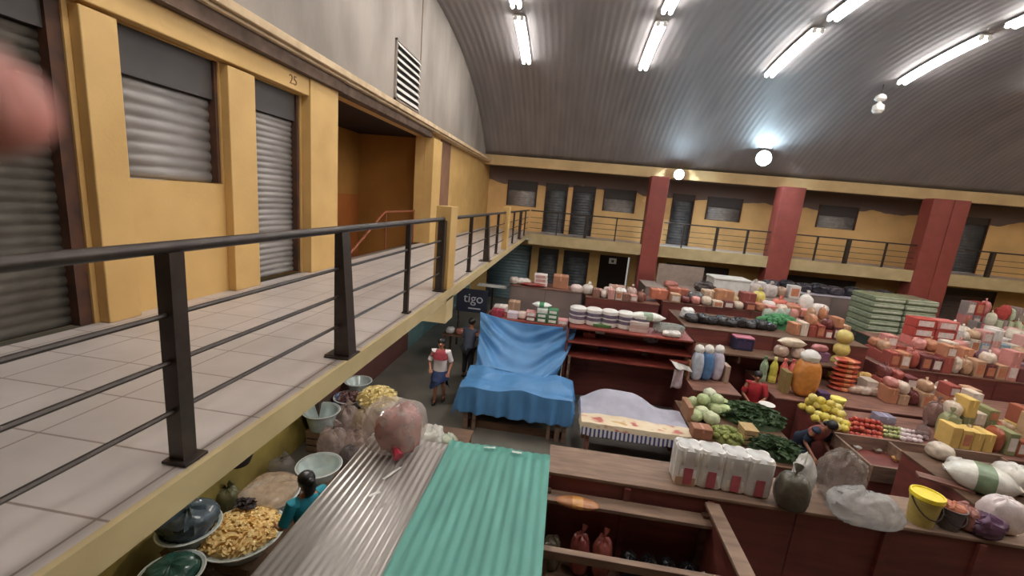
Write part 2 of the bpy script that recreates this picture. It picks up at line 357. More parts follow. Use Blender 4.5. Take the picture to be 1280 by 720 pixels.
# ---- roof lamps: batten fixtures following the arch
def batten(x, y0, y1, label, group=None):
    ym = (y0+y1)/2; zm = (roofz(y0)+roofz(y1))/2-.1; t = thing('tube_lamp', (x, ym, zm), label, 'lamp', group)
    P = [Vector((0, y-ym, roofz(y)-.1-zm)) for y in [y0+(y1-y0)*i/6 for i in range(7)]]
    m = MB(); rings = [[p+Vector((dx,0,dz)) for dx, dz in ((-.15,.02),(.15,.02),(.12,.06),(-.12,.06))] for p in P]; m.loft(rings); m.build('housing', White, t, smooth=False)
    for dx in (-.085, .085): tb = MB().tube([p+Vector((dx,0,-.03)) for p in P], .05, 8).build('tube', Tube, t); [MB().lathe([(.054,-.02),(.054,.02)], P[e]+Vector((dx,0,-.03)), 12, True, Matrix.Rotation(PI/2,4,'X')).build('end_cap', White, tb) for e in (0, -1)]
    return t
rows = [(-1.85,'first row from the gable wall'), (1.85,'second row from the gable wall'), (5.62,'third row from the gable wall'), (9.35,'fourth row from the gable wall'), (13.1,'fifth row at the right edge')]
for x, nm in rows:
    batten(x, 12.5, 15.0, 'lit tube lamp on the roof, farther of the '+nm)
    batten(x, 9.3, 11.9, 'lit tube lamp on the roof, nearer of the '+nm)
    for j, (a, b) in enumerate(((6.2, 8.8), (1.5, 4.1))): batten(x, a, b, 'lit white tube lamp overhead, out of the frame', 'overhead tube lamps')
for x in (16.9, 20.6): batten(x, 12.5, 15.0, 'lit white tube lamp overhead, out of the frame', 'overhead tube lamps'); batten(x, 6.2, 8.8, 'lit white tube lamp overhead, out of the frame', 'overhead tube lamps')
def flood(p, s, label, en, up=False):
    t = thing('flood_lamp', p, label, 'lamp')
    MB().lathe([(s*.9,-.012),(s,-.02),(s,-.06),(s*.6,-.1)], n=24, M=Matrix.Rotation(PI/2,4,'X')).build('housing', Iron, t)
    MB().lathe([(s*.85,0),(s*.8,.02),(s*.3,.03)], n=20, M=Matrix.Rotation(PI/2,4,'X')).build('lens', FloodL, t)
    (MB().box(-.03,.03,.04,.1,s,.52) if up else MB().box(-.03,.03,.1,.37,-.03,.03)).build('bracket', Iron, t, smooth=False)
    ld = bpy.data.lights.new('flood_beam','SPOT'); ld.energy = en; ld.color = (.7,.88,1); ld.spot_size = 2.2; ld.shadow_soft_size = .12
    lo = bpy.data.objects.new('flood_beam', ld); COL.objects.link(lo); lo.parent = t; lo.location = (0,-.1,0); lo.rotation_euler = (1.1,0,0)
flood((7.39, 18.7, 7.26), .33, 'larger blue-white flood lamp glaring just above the far beam', 500, True)
flood((4.42, 19.26, 6.44), .23, 'smaller blue-white flood lamp on the far beam by the leftmost red column', 260)
t = thing('hanging_lamp', (9.05, 15.3, roofz(15.3)), 'unlit white pendant lamp of two bulbs hanging under the roof at right', 'lamp')
MB().tube([(0,0,-.03),(0,0,-.3)], .012).build('cord', Iron, t)
MB().lathe([(.05,-.3),(.13,-.36),(.16,-.45),(.12,-.5)], n=16).build('upper_bulb', White, t)
MB().lathe([(.04,-.5),(.06,-.56),(.15,-.64),(.16,-.78),(.1,-.86)], n=16).build('lower_bulb', White, t)
for yy in (4.6, 8.6):  # two bulbs added out of view under the gallery to brighten the basins
    t = thing('added_bulb', (-2.9, yy, 3.2), 'unseen bare bulb added under the gallery soffit to brighten the %s basins' % ('near' if yy < 6 else 'far'), 'lamp')
    MB().tube([(0,0,0),(0,0,-.18)], .008, 6).build('cord', Iron, t); MB().lathe([(.03,-.18),(.032,-.24)], n=12).build('socket', White, t); MB().ball((0,0,-.3), (.055,.055,.07), 12, 8).build('bulb', mat('added_bulb_glow', (1,.96,.9), emit=12), t)
    ld = bpy.data.lights.new('added_bulb_light','POINT'); ld.energy = 42; ld.color = (1,.95,.88); ld.shadow_soft_size = .06
    lo_ = bpy.data.objects.new('added_bulb_light', ld); COL.objects.link(lo_); lo_.parent = t; lo_.location = (0,0,-.42)
# ---- basket on the olive wall, sign and shop front in the gallery's shade
b = px = Vector((-4.38, 4.95, .98))
t = thing('wall_basket', b, 'small dark basket with a white cord hung on the olive wall under the gallery', 'basket')
MB().lathe([(.14,-.16),(.2,.0),(.21,.02),(.17,.01),(.1,-.12)], (.2,0,0), 18).build('bowl', Dark, t)
MB().tube([(.2+.2*math.cos(a), .2*math.sin(a), .02+.16*abs(math.sin(a))) for a in [PI*i/10 for i in range(11)]], .01).build('cord', White, t)
# ================================================================== STALL FRAMES
SUP = {}
def stall(key, x0, x1, y0, y1, z, label, front=True, m=Maroon, top=WoodR, lip=.0, base=0.0, legs=False, cat='stall', back=None):
    cx, cy = (x0+x1)/2, (y0+y1)/2; SUP[key] = (x0, x1, y0, y1, z)
    t = thing('market_stall', (cx, cy, 0), label, cat); dx, dy = (x1-x0)/2, (y1-y0)/2
    MB().box(-dx, dx, -dy, dy, z-.035, z).build('counter_top', top, t, smooth=False, bev=.006)
    n = max(2, int((x1-x0)/1.1)+1)
    if front:
        for i in range(n-1):
            a = -dx+.02+(2*dx-.04)*i/(n-1); b = -dx+.02+(2*dx-.04)*(i+1)/(n-1)
            MB().box(a+.008, b-.008, -dy+.02, -dy+.045, .05, z-.036).build('front_panel', m, t, smooth=False)
    for sx in (-1, 1): MB().box(sx*(dx-.02)-.012, sx*(dx-.02)+.012, -dy+.046, dy-.02, .05, z-.036).build('side_panel', m, t, smooth=False)
    for i in range(n):
        a = -dx+.045+(2*dx-.09)*i/(n-1)
        for sy in (-1, 1): MB().box(a-.035, a+.035, sy*(dy-.08)-.03, sy*(dy-.08)+.03, 0, z-.036).build('post', WoodD, t, smooth=False)
    if back:
        MB().box(-dx, dx, dy-.03, dy, z, back).build('back_panel', m, t, smooth=False)
    if lip:
        for sy in (-1, 1): MB().box(-dx, dx, sy*dy-.02, sy*dy+.02, z-.03, z+lip).build('rail', Wood, t, smooth=False)
        for i in range(4):
            a = -dx+.02+(2*dx-.04)*i/3; MB().box(a-.02, a+.02, -dy+.02, dy-.02, z-.02, z+lip*.9).build('divider', Wood, t, smooth=False)
    return t
# ---- row A: the partition wall right below, with its top board
t = thing('stall_partition', (3.4, 4.15, 0), 'long maroon board partition of the nearest stalls with a wooden top board', 'partition')
for i in range(8):
    a = -3.3+.83*i; MB().box(a+.006, a+.824, -.02, .02, 0, 1.96).build('panel', Maroon, t, smooth=False)
    if i not in (3, 6): MB().box(a-.03, a+.03, -.06, -.021, 0, 1.95).build('batten', Maroon, t, smooth=False)
MB().box(-3.3, 3.6, -.04, .5, 1.965, 2.0).build('top_board', Wood, t, smooth=False, bev=.006)
for i in range(7): MB().box(-3.25+1.1*i, -3.19+1.1*i, .4, .46, 0, 1.965).build('post', WoodD, t, smooth=False)
SUP['A'] = (.1, 7.0, 4.1, 4.65, 2.0)
# ---- open shelving stall beneath, right of the teal roof sheet
t = thing('shelf_stall', (.95, 3.5, 0), 'open-topped wooden stall with two shelf planks beside the teal roof sheet', 'stall')
MB().box(-.86, .86, .42, .6, 1.77, 1.81).build('shelf', Wood, t, smooth=False, bev=.005)
MB().box(-.86, .9, -.36, -.3, 1.84, 1.92).build('shelf', Wood, t, smooth=False, bev=.005)
MB().box(-.86, .78, .0, .6, 1.07, 1.1).build('low_shelf', WoodD, t, smooth=False)
MB().box(.74, .88, -1.9, .58, 1.925, 1.96).build('side_beam', Wood, t, smooth=False, bev=.005)
MB().box(.79, .82, -1.9, .58, 0, 1.92).build('side_panel', Maroon, t, smooth=False)
for x in (-.83, .76):
    for y in (-.33, .55): MB().box(x-.03, x+.03, y-.03, y+.03, 0, 1.84).build('post', WoodD, t, smooth=False)
SUP['S1'] = (.09, 1.81, 3.9, 4.1, 1.81); SUP['S2'] = (.09, 1.73, 3.5, 4.1, 1.1)
# ---- corrugated roof sheets
def sheet(x0, x1, y0, y1, z, m, label, pitch):
    n = int((x1-x0)/pitch*8); cx, cy = (x0+x1)/2, (y0+y1)/2; mb = MB()
    mb.grid(lambda a, b: Vector((x0+(x1-x0)*a-cx, y0+(y1-y0)*b-cy, .0048*math.sin(2*PI*a*(x1-x0)/pitch)+.01*sn((a*3, b*4, 1)))), n, 24)
    o = mb.build('roof_sheet', m, None, solid=.003); o.location = (cx, cy, z); tag(o, label, 'roof sheet'); return o
sheet(-1.8, -.92, .9, 4.03, 2.19, Zinc, 'shiny grey corrugated roof sheet over the nearest stall', .062)
sheet(-.96, .1, .85, 4.06, 2.225, Teal, 'teal-painted corrugated roof sheet beside the grey one', .09)
t = thing('stall_frame', (-.85, 2.5, 0), 'wooden post frame carrying the grey and teal roof sheets', 'frame')
for x in (-.85, 0, .86):
    for y in (-1.4, 1.4): MB().box(x-.035, x+.035, y-.035, y+.035, 0, 2.06).build('post', WoodD, t, smooth=False)
for y in (-1.4, 0, 1.4): MB().box(-.92, .93, y-.03, y+.03, 2.06, 2.165).build('beam', WoodD, t, smooth=False)
# scraps lying at the far edge of the sheets
def scrap(u, v, z, w, l, rz, label):
    p = G(u, v, z); mb = MB(); mb.grid(lambda a, b: Vector(((a-.5)*l, (b-.5)*w, .006+.008*sn((a*4, b*3, u)))), 8, 4)
    o = mb.build('plastic_scrap', White, None, solid=.002); o.location = p; o.rotation_euler = (0,0,rz); tag(o, label, 'scrap')
scrap(490, 592, 2.215, .025, .22, 1.2, 'thin white strip on the grey roof sheet nearest the bag'); scrap(468, 618, 2.215, .03, .1, .8, 'white paper scrap midway down the grey roof sheet')
scrap(612, 560, 2.25, .02, .12, .2, 'white scrap at the left of the far edge of the teal sheet'); scrap(646, 566, 2.25, .03, .1, 0, 'white scrap at the right of the far edge of the teal sheet')
# ================================================================== DRAPED CLOTHS
def drape(x0, x1, y0, y1, zt, hang, lump, fold, name, m, label, cat, nu=90, nv=90, res=None):
    l, r, f, b = hang; cx, cy = (x0+x1)/2, (y0+y1)/2; mb = MB()
    def fn(a, c):
        X = x0-l+(x1-x0+l+r)*a; Y = y0-f+(y1-y0+f+b)*c
        ex = max(x0-X, 0, X-x1); ey = max(y0-Y, 0, Y-y1); d = max(ex, ey) if not (ex and ey) else math.hypot(ex, ey)*.86
        qx = min(max(X, x0), x1); qy = min(max(Y, y0), y1)
        z = zt+lump(qx, qy)*(1 if d == 0 else max(0, 1-d*3))
        if d > 0:
            nxv = Vector((X-qx, Y-qy, 0)).normalized(); s = qx+qy
            w = .025+.16*d+fold*min(1, d*3)*(math.sin(s*17)+.6*math.sin(s*29+1)+.8*sn((s*3, d*2, 3)))
            qx += nxv.x*w; qy += nxv.y*w; z -= d-.02*min(1, d*10)
        z += .012*sn((X*6, Y*6, 2))
        return Vector((qx-cx, qy-cy, max(z, .02)))
    mb.grid(fn, nu, nv); o = mb.build(name, m, None, solid=.006); o.location = (cx, cy, 0); tag(o, label, cat); return o
# blue tarpaulin stall
t = thing('market_stall', (-.62, 8.62, 0), 'wooden counter and tall back shelves under the blue tarpaulins', 'stall')
MB().box(-1.12, 1.1, -.5, .5, .86, .9).build('counter_top', Wood, t, smooth=False)
for x, w in ((-1.02, .1), (-.84, .07), (.72, .07), (.9, .1), (1.04, .08)): MB().box(x-w/2, x+w/2, -.48, -.38, 0, .86).build('leg', Wood, t, smooth=False)
for x in (-1.02, 1.02): MB().box(x-.05, x+.05, .38, .48, 0, .86).build('leg', Wood, t, smooth=False)
MB().box(-1.02, 1.02, -.36, -.33, .0, .16).build('kick_board', WoodD, t, smooth=False)
for z in (.5, 1.2, 1.9): MB().box(-1.1, .86, 1.5, 2.1, z-.03, z).build('shelf', MaroonL, t, smooth=False)
for x in (-1.08, .85): MB().box(x-.03, x+.03, 1.45, 2.1, 0, 1.93).build('side_board', WoodR, t, smooth=False)
MB().box(-1.1, .86, 2.1, 2.13, 0, 1.93).build('back_panel', Maroon, t, smooth=False)
lumpB = lambda x, y: .05*(1-2*abs(sn((x*1.1+.3*y, y*2.2, 7))))+.16*math.exp(-((x+.55)/.4)**2-((y-8.5)/.5)**2)+.1*math.exp(-((x-.1)/.35)**2-((y-8.8)/.5)**2)+.13*math.exp(-((x+1.4)/.35)**2-((y-8.95)/.3)**2)+.05*sn((x*1.3, y*2, 0))
drape(-1.78, .5, 8.12, 9.2, .91, (.52, .3, .5, .15), lumpB, .034, 'tarpaulin', Blue, 'blue tarpaulin spread over the stall counter, its hem hanging in front', 'tarpaulin')
mb = MB()
def backfn(a, c):
    xl = -1.85+.15*c; xr = .52-.42*c**1.5; x = xl+(xr-xl)*a
    y = 10.08-.95*c**1.7+.05*math.sin(PI*a)*c
    sag = .1*math.sin(PI*a)*(1-c)
    z = 2.03-.12*a-1.02*c**.95-sag
    q = c+.62*(2*a-1.04)**2; k = .03*min(1, 5*c)*(math.sin(11*q+1.2*sn((a*2,c*2,1)))+.7*math.sin(23*q+2.5*a+2*sn((a*3,c*2,6))))*(.5+abs(2*a-1))+.05*sn((a*2.2, c*2.6, 4))
    return Vector((x, y-k, z+k*.8))
mb.grid(backfn, 70, 60)
tag(mb.build('tarpaulin', Blue, None, solid=.006), 'blue tarpaulin hung from the tall back shelf behind the covered counter, sagging in folds', 'tarpaulin')
# bundle of tarp gathered at the left end
# white cloth table
t = thing('table', (1.72, 8.05, 0), 'wooden table beneath the white patterned cloth', 'table')
MB().box(-.95, .98, -.42, .5, .76, .8).build('tabletop', WoodD, t, smooth=False)
for x in (-.88, .9):
    for y in (-.36, .44): MB().box(x-.04, x+.04, y-.04, y+.04, 0, .76).build('leg', WoodR, t, smooth=False)
MB().box(-.85, .88, .3, .33, .12, .74).build('back_board', Dark, t, smooth=False)
clothm = mat('floral_cloth', S(176,175,190), .8, scale=5, var=.06, bump=.1)
def cloth_nodes():
    nt = clothm.node_tree; N = nt.nodes; L = nt.links; b = N['Principled BSDF']; src = b.inputs['Base Color'].links[0].from_socket
    tc = N.new('ShaderNodeTexCoord'); vo = N.new('ShaderNodeTexNoise'); vo.inputs['Scale'].default_value = 5.5; L.new(tc.outputs['UV'], vo.inputs['Vector'])
    rp = N.new('ShaderNodeValToRGB'); e = rp.color_ramp.elements; e[0].position = .36; e[0].color = (*S(190,110,100), 1); e[1].position = .42; e[1].color = (*S(226,206,176), 1)
    e2 = e.new(.58); e2.color = (*S(232,218,190), 1); e3 = e.new(.66); e3.color = (*S(206,168,110), 1)
    L.new(vo.outputs['Fac'], rp.inputs[0])
    sx = N.new('ShaderNodeSeparateXYZ'); L.new(tc.outputs['UV'], sx.inputs[0])
    def step(v):
        c = N.new('ShaderNodeMath'); c.operation = 'LESS_THAN'; c.inputs[1].default_value = v; L.new(sx.outputs['Y'], c.inputs[0]); return c
    m1 = N.new('ShaderNodeMix'); m1.data_type = 'RGBA'; L.new(step(.4).outputs[0], m1.inputs['Factor']); L.new(src, m1.inputs['A']); L.new(rp.outputs[0], m1.inputs['B'])
    wv = N.new('ShaderNodeTexWave'); wv.inputs['Scale'].default_value = 9; L.new(tc.outputs['UV'], wv.inputs['Vector'])
    r2 = N.new('ShaderNodeValToRGB'); r2.color_ramp.elements[0].color = (*S(70,74,120), 1); r2.color_ramp.elements[1].color = (*S(214,210,214), 1); r2.color_ramp.elements[0].position = .4; r2.color_ramp.elements[1].position = .5; L.new(wv.outputs['Fac'], r2.inputs[0])
    m2 = N.new('ShaderNodeMix'); m2.data_type = 'RGBA'; L.new(step(.1).outputs[0], m2.inputs['Factor']); L.new(m1.outputs['Result'], m2.inputs['A']); L.new(r2.outputs[0], m2.inputs['B'])
    L.new(m2.outputs['Result'], b.inputs['Base Color'])
cloth_nodes()
lumpC = lambda x, y: .3*math.exp(-((x-1.45)/.62)**4-((y-8.5)/.42)**2)+.03*sn((x*3, y*3, 5))
o = drape(.72, 2.7, 7.6, 8.6, .815, (.16, .1, .26, .2), lumpC, .014, 'tablecloth', clothm, 'white cloth with a floral band and blue fringe covering a heaped table', 'cloth')
uv = o.data.uv_layers.new(name='u')
for lp in o.data.loops:
    i = lp.vertex_index; uv.data[lp.index].uv = ((i % 91)/90, (i//91)/90)
# ================================================================== PEOPLE
def skinned(name, chains, m, parent, sub=1):
    idx = {}; vs = []; rs = []; es = []
    for ch in chains:
        prev = None
        for p, r in ch:
            k = tuple(round(c, 4) for c in p)
            if k not in idx: idx[k] = len(vs); vs.append(k); rs.append(r)
            if prev is not None and prev != idx[k]: es.append((prev, idx[k]))
            prev = idx[k]
    me = bpy.data.meshes.new(name); me.from_pydata(vs, es, []); o = bpy.data.objects.new(name, me); COL.objects.link(o)
    md = o.modifiers.new('skin', 'SKIN'); md.use_smooth_shade = True; md.branch_smoothing = .3
    sv = me.skin_vertices[0].data
    for i, r in enumerate(rs): sv[i].radius = (r, r)
    sv[0].use_root = True
    s = o.modifiers.new('sub', 'SUBSURF'); s.levels = sub; s.render_levels = sub
    bpy.context.view_layer.update()
    m2 = bpy.data.meshes.new_from_object(o.evaluated_get(bpy.context.evaluated_depsgraph_get())); bpy.data.objects.remove(o)
    m2.materials.clear(); m2.materials.append(m)
    for f in m2.polygons: f.use_smooth = True
    o = bpy.data.objects.new(name, m2); COL.objects.link(o); o.parent = parent; return o
def person(loc, rz, label, h=1.55, lean=0, hip=.8, arms=None, legs=None, top=(200,200,200), skirt=None, pants=None, hairlen=0, bun=False, shirt_m=None, apron=None, neckband=None, twist=0):
    k = h/1.55; t = thing('person', loc, label, 'person', rz=rz)
    cl, sl = math.cos(lean), math.sin(lean)
    def T(x, y, z):           # z measured above the hip on an upright body
        return Vector((x*k, (y*cl-z*sl)*k, (hip+(y*sl+z*cl))*k))
    sh = [T(-.165,0,.47), T(.165,0,.47)]
    arms = arms or [((-.24,-.02,.2), (-.24,-.14,-.02)), ((.24,-.02,.2), (.24,-.14,-.02))]
    arms = [tuple(T(*q) for q in a) for a in arms]
    legs = legs or [((-.09,-.01,.44), (-.09,.02,.07), (-.1,-.13,.03)), ((.09,-.01,.44), (.09,.02,.07), (.1,-.13,.03))]
    legs = [tuple(Vector(q)*k for q in L) for L in legs]
    pel = T(0,0,0)
    ch = [[(pel, .12*k), (T(0,0,.16), .105*k), (T(0,0,.34), .12*k), (T(0,.0,.47), .075*k), (T(0,0,.53), .045*k), (T(0,-.02,.6), .06*k), (T(0,-.005,.67), .086*k), (T(0,0,.735), .06*k)]]
    ch.append([(T(0,-.005,.67), .086*k), (T(0,-.105,.645), .016*k)])            # nose
    for s in (-1, 1): ch.append([(T(0,-.005,.67), .086*k), (T(s*.088,0,.655), .014*k)])   # ears
    for i, s in enumerate((-1, 1)):
        el, ha = arms[i]; d = (ha-el).normalized(); side = Vector((s, 0, 0)); side = (side-d*side.dot(d)).normalized()
        palm = ha+d*.06*k
        ch.append([(T(0,.0,.47), .075*k), (sh[i], .055*k), (el, .038*k), (ha, .026*k), (palm, .032*k)])
        up = d.cross(side)
        for f, (o_, ln) in enumerate(((-.03,.06), (-.01,.07), (.011,.066), (.03,.05))):
            b0 = palm+side*o_*k+d*.02*k; ch.append([(palm, .032*k), (b0, .0095*k), (b0+d*ln*.55*k, .0085*k), (b0+d*ln*.9*k+up*.014*k, .0075*k)])
        ch.append([(palm, .032*k), (palm-side*.04*k+d*.012*k, .0105*k), (palm-side*.05*k+d*.045*k, .009*k)])
        hx, kn, an = (T(s*.085, 0, -.03),)+legs[i][:2]
        ch.append([(pel, .12*k), (hx, .085*k), (kn, .056*k), (an, .036*k), (legs[i][2], .03*k)])
    skinned('body', ch, Skin, t)
    for s in (-1, 1): MB().ball(T(s*.032,-.082,.672), .011*k, 8, 5).build('eye', EyeM, t)
    MB().ball(T(0,-.085,.618), (.024*k, .008*k, .007*k), 8, 5).build('mouth', Lip, t)
    R3 = Matrix.Rotation(lean, 4, 'X'); hm = MB()
    hm.ball(T(0,.016,.7), (.092*k, .098*k, .092*k), 16, 10, .06, 5, R3)
    if hairlen: hm.ball(T(0,.075,.62), (.075*k, .05*k, hairlen*k), 12, 8, .1, 4, R3)
    if bun: hm.ball(T(0,.11,.69), .05*k, 10, 8)
    hm.build('hair', Hair, t)
    tm = shirt_m or cmat(top, .75)
    def ring(z, rx, ry, y=0): return [T(rx*math.cos(a), ry*math.sin(a)+y, z) for a in [2*PI*i/20 for i in range(20)]]
    m = MB().loft([ring(-.04,.165,.125), ring(.06,.158,.12), ring(.18,.15,.115), ring(.33,.165,.13,-.01), ring(.43,.18,.105), ring(.49,.14,.08), ring(.515,.07,.06)], cap=False)
    for i, s in enumerate((-1, 1)):
        el = arms[i][0]; m.tube([T(s*.12,0,.455), sh[i], sh[i].lerp(el, .5), sh[i].lerp(el, .85)], [.075*k, .072*k, .062*k, .06*k], 12)
    m.build('blouse', tm, t)
    if neckband:
        MB().loft([ring(.30,.172,.138,-.012), ring(.43,.188,.115), ring(.5,.14,.085), ring(.52,.075,.065)], cap=False).build('yoke', cmat(neckband, .75), t)
    def gring(z, rx, ry, y=0): return [Vector((rx*math.cos(a)*k*(1+.05*math.sin(5*a)), (ry*math.sin(a)+y)*k, z*k)) for a in [2*PI*i/24 for i in range(24)]]
    if skirt:
        c, zh = skirt; MB().loft([ring(.02,.168,.13), ring(-.06,.185,.15), gring((hip+zh)/2,.21,.185), gring(zh,.235,.21)], cap=False).build('skirt', cmat(c, .85), t)
    if pants:
        pm = []
        for i in range(2):
            s = (-1, 1)[i]; pm.append([(pel, .135*k), (T(s*.09,0,-.05), .1*k), (legs[i][0], .072*k), (legs[i][1]+Vector((0,0,.04)), .055*k)])
        skinned('trousers', pm, cmat(pants, .85), t)
    if apron: MB().loft([[T(x, -.135+.02*abs(x)*6, z) for x in (-.13, 0, .13)] for z in (-.3, 0, .3)], cap=False, closed=False).build('apron', cmat(apron, .85), t, solid=.008)
    for i in range(2):
        a, toe = legs[i][1], legs[i][2]; MB().tube([a+Vector((0,.06*k,-.025*k)), a+Vector((0,0,-.02*k)), toe+Vector((0,.04*k,.0)), toe], [.03*k,.042*k,.042*k,.025*k], 10).build('shoe', cmat((40,34,34), .5), t)
    return t
hp = mat('embroidered_blouse', S(224,214,214), .8, var=.04)
person((-2.5, 9.1, 0), .1, 'person walking down the aisle in a white and red blouse and blue skirt', 1.55, .03, arms=[((-.25,.0,.2), (-.2,-.16,.1)), ((.25,.02,.2), (.22,-.12,.04))],
       legs=[((-.08,-.06,.44), (-.08,-.08,.07), (-.09,-.22,.03)), ((.09,.02,.44), (.09,.12,.1), (.1,-.02,.05))], shirt_m=hp, skirt=((58,76,128), .38), hairlen=.1, neckband=(168,50,64))
person((-2.2, 10.7, 0), 2.7, 'person in a slate-blue shirt and dark trousers standing at the left of the tarpaulins', 1.62, .12, arms=[((-.26,-.08,.22), (-.18,-.3,.14)), ((.26,-.08,.22), (.18,-.3,.14))], top=(78,86,112), pants=(36,36,44))
sit = [((-.12,-.36,.42), (-.12,-.34,.07), (-.13,-.48,.03)), ((.12,-.36,.42), (.12,-.34,.07), (.13,-.48,.03))]
person((-2.5, 3.98, 0), -2.1, 'person with black hair in a teal top standing among the basins, seen from behind', 1.56, .14, arms=[((-.27,-.06,.22), (-.22,-.3,.12)), ((.27,-.06,.22), (.22,-.3,.12))], top=(8,136,160), skirt=((60,60,80), .25), hairlen=.11, bun=True)
person((4.62, 9.75, 0), -.35, 'person in a bright red top standing behind the leafy greens', 1.5, .12, arms=[((-.24,-.1,.22), (-.1,-.3,.14)), ((.24,-.1,.22), (.1,-.3,.16))], top=(196,34,44), skirt=((50,40,50), .3), hairlen=.08)
person((4.98, 8.25, 0), .3, 'person in navy clothes bending over the greens beside the yellow fruit', 1.55, .75, arms=[((-.22,-.12,.18), (-.2,-.4,.2)), ((.22,-.12,.18), (.2,-.4,.2))], top=(36,48,72), skirt=((34,44,66), .25), hairlen=.06, neckband=(150,70,60))
# ================================================================== GOODS
WARN = []
def chk(sup, p, lab):
    if sup and sup in SUP:
        x0, x1, y0, y1, z = SUP[sup]
        if not (x0-.02 <= p.x <= x1+.02 and y0-.02 <= p.y <= y1+.02): WARN.append((sup, lab, round(p.x,2), round(p.y,2)))
CNT = [0]; LAST = ['']
def carton(p, w, d, h, col, label, group=None, rz=0, kind='card', lab=None, tape=True, name='carton'):
    t = thing(name, p, label, 'box', group, rz); MB().cbox((0,0,0), (w,d,h), 0, min(w,h,d)*.05).build('shell', cmat(col, .8, kind), t, smooth=False)
    if tape: MB().box(-w*.06, w*.06, -d/2+.01, d/2-.01, h, h+.003).box(-w*.06, w*.06, -d/2-.003, -d/2, h*.6, h).build('tape', cmat(tuple(min(255, int(c*1.12)+8) for c in col), .4), t, smooth=False)
    if lab: MB().box(-w*.36, w*.36, -d/2-.004, -d/2, h*.2, h*.8).build('printed_panel', cmat(lab, .5), t, smooth=False)
    return t
def bag(p, w, d, h, col, label, group=None, rz=0, kind='plastic', knot=True, jit=.16, name='plastic_bag', cat='bag', knotcol=None):
    CNT[0] += 1; t = thing(name, p, label, cat, group, rz); s = CNT[0]*3.7; LAST[0] = t.name
    mb = MB(); n, m = 30, 18; rings = []
    for i in range(m+1):
        f = i/m; th = -PI/2+PI*f; r0 = abs(math.cos(th))**.5 if 0 < i < m else .1; z = h*(.5+.5*math.copysign(abs(math.sin(th))**.85, math.sin(th)))
        ring = []
        for k in range(n):
            a = 2*PI*k/n; ca, sa = math.cos(a), math.sin(a)
            rg = lambda q: 1-2*abs(sn(q))
            q = 1+jit*(.9*sn((ca*1.2+s, sa*1.2, f*2))+.55*(rg((ca*2.4+s, sa*2.4, f*4))-.6)+.3*(rg((ca*5+s, sa*5, f*9))-.6))
            ex = abs(ca)**.75*math.copysign(1, ca); ey = abs(sa)**.75*math.copysign(1, sa)
            ring.append(Vector((ex*r0*w/2*q, ey*r0*d/2*q, max(.0, z*(1+jit*f*(.8*sn((ca*1.4+s, sa*1.4, 9))+.4*(rg((ca*3+s, sa*3, 4))-.5)))))))
        rings.append(ring)
    mb.loft(rings).build('bag_body', cmat(col, .5, kind), t)
    if knot: MB().tube([(0,0,h*.93),(.01*w,0,h*1.03),(.08*w,.02,h*1.14),(.14*w,.05,h*1.22)], [w*.09,w*.05,w*.1,w*.15], 9).build('knot', cmat(knotcol or col, .5, kind), t)
    return t
def sack(p, w, d, h, col, label, group=None, rz=0, band=None, kind='plastic'):   # pillow-shaped full sack lying down
    CNT[0] += 1; s = CNT[0]*2.3; t = thing('sack', p, label, 'sack', group, rz); rings = []
    for i in range(17):
        f = i/16; e = max(.06, (1-abs(2*f-1)**3.2)); x = (f-.5)*w; ring = []
        for k in range(16):
            a = 2*PI*k/16; ca, sa = math.cos(a), math.sin(a); q = 1+.1*sn((x*4+s, ca*1.5, sa*1.5))
            ring.append(Vector((x, abs(ca)**.7*math.copysign(1, ca)*d/2*(.35+.65*e)*q, h/2+abs(sa)**.7*math.copysign(1, sa)*h/2*e*min(q, 1))))
        rings.append(ring)
    MB().loft(rings).build('sack_body', cmat(col, .5, kind), t)
    if band:
        MB().loft([[v*1.012+Vector((0,0,-.006*h)) for v in r] for r in rings[6:11]], cap=False).build('printed_band', cmat(band, .5, kind), t)
    for sx in (-1, 1): MB().box(sx*w/2-.012, sx*w/2+.012, -d*.16, d*.16, h*.46, h*.54).build('seam', cmat(tuple(int(c*.85) for c in col)), t, smooth=False)
    return t
def bottle(p, r, h, col, cap, label, group=None):
    t = thing('bottle', p, label, 'bottle', group)
    MB().lathe([(r*.85,0),(r,.02*h),(r,.3*h),(r*.92,.4*h),(r,.5*h),(r,.62*h),(r*.7,.76*h),(r*.38,.84*h),(r*.36,.9*h)], n=18).build('bottle_body', cmat(col, .3), t)
    MB().lathe([(r*.42,.9*h),(r*.44,.92*h),(r*.42,h)], n=14).build('cap', cmat(cap, .4), t)
    MB().lathe([(r*1.012,.12*h),(r*1.012,.28*h)], n=18, cap=False).build('wrapper', cmat(tuple(min(255, c+40) for c in col), .5), t); return t
def bucket(p, r, h, col, label, lid=None, inner=None, name='bucket'):
    t = thing(name, p, label, 'bucket'); pr = [(r*.8,0),(r*.82,.01),(r*.98,h*.93),(r*1.05,h*.94),(r*1.05,h)]
    if not lid: pr += [(r*.95,h),(r*.8,.03)]
    MB().lathe(pr, n=28).build('bucket_body', cmat(col, .45), t)
    MB().lathe([(r*.995,h*.8),(r*1.01,h*.82),(r*1.01,h*.86),(r*.995,h*.88)], n=28, cap=False).build('rib', cmat(col, .45), t)
    if lid: MB().lathe([(r*1.08,h-.02),(r*1.09,h+.005),(r*1.07,h+.02),(r*.96,h+.02),(r*.93,h+.008)], n=28).build('lid', cmat(lid, .4), t)
    MB().tube([(r*1.06*math.cos(a), -r*.25*math.sin(a)-r*.9*math.sin(a), h*.9-.5*h*math.sin(a)) for a in [PI*i/10 for i in range(11)]], .007, 6).build('handle', Iron, t)
    return t
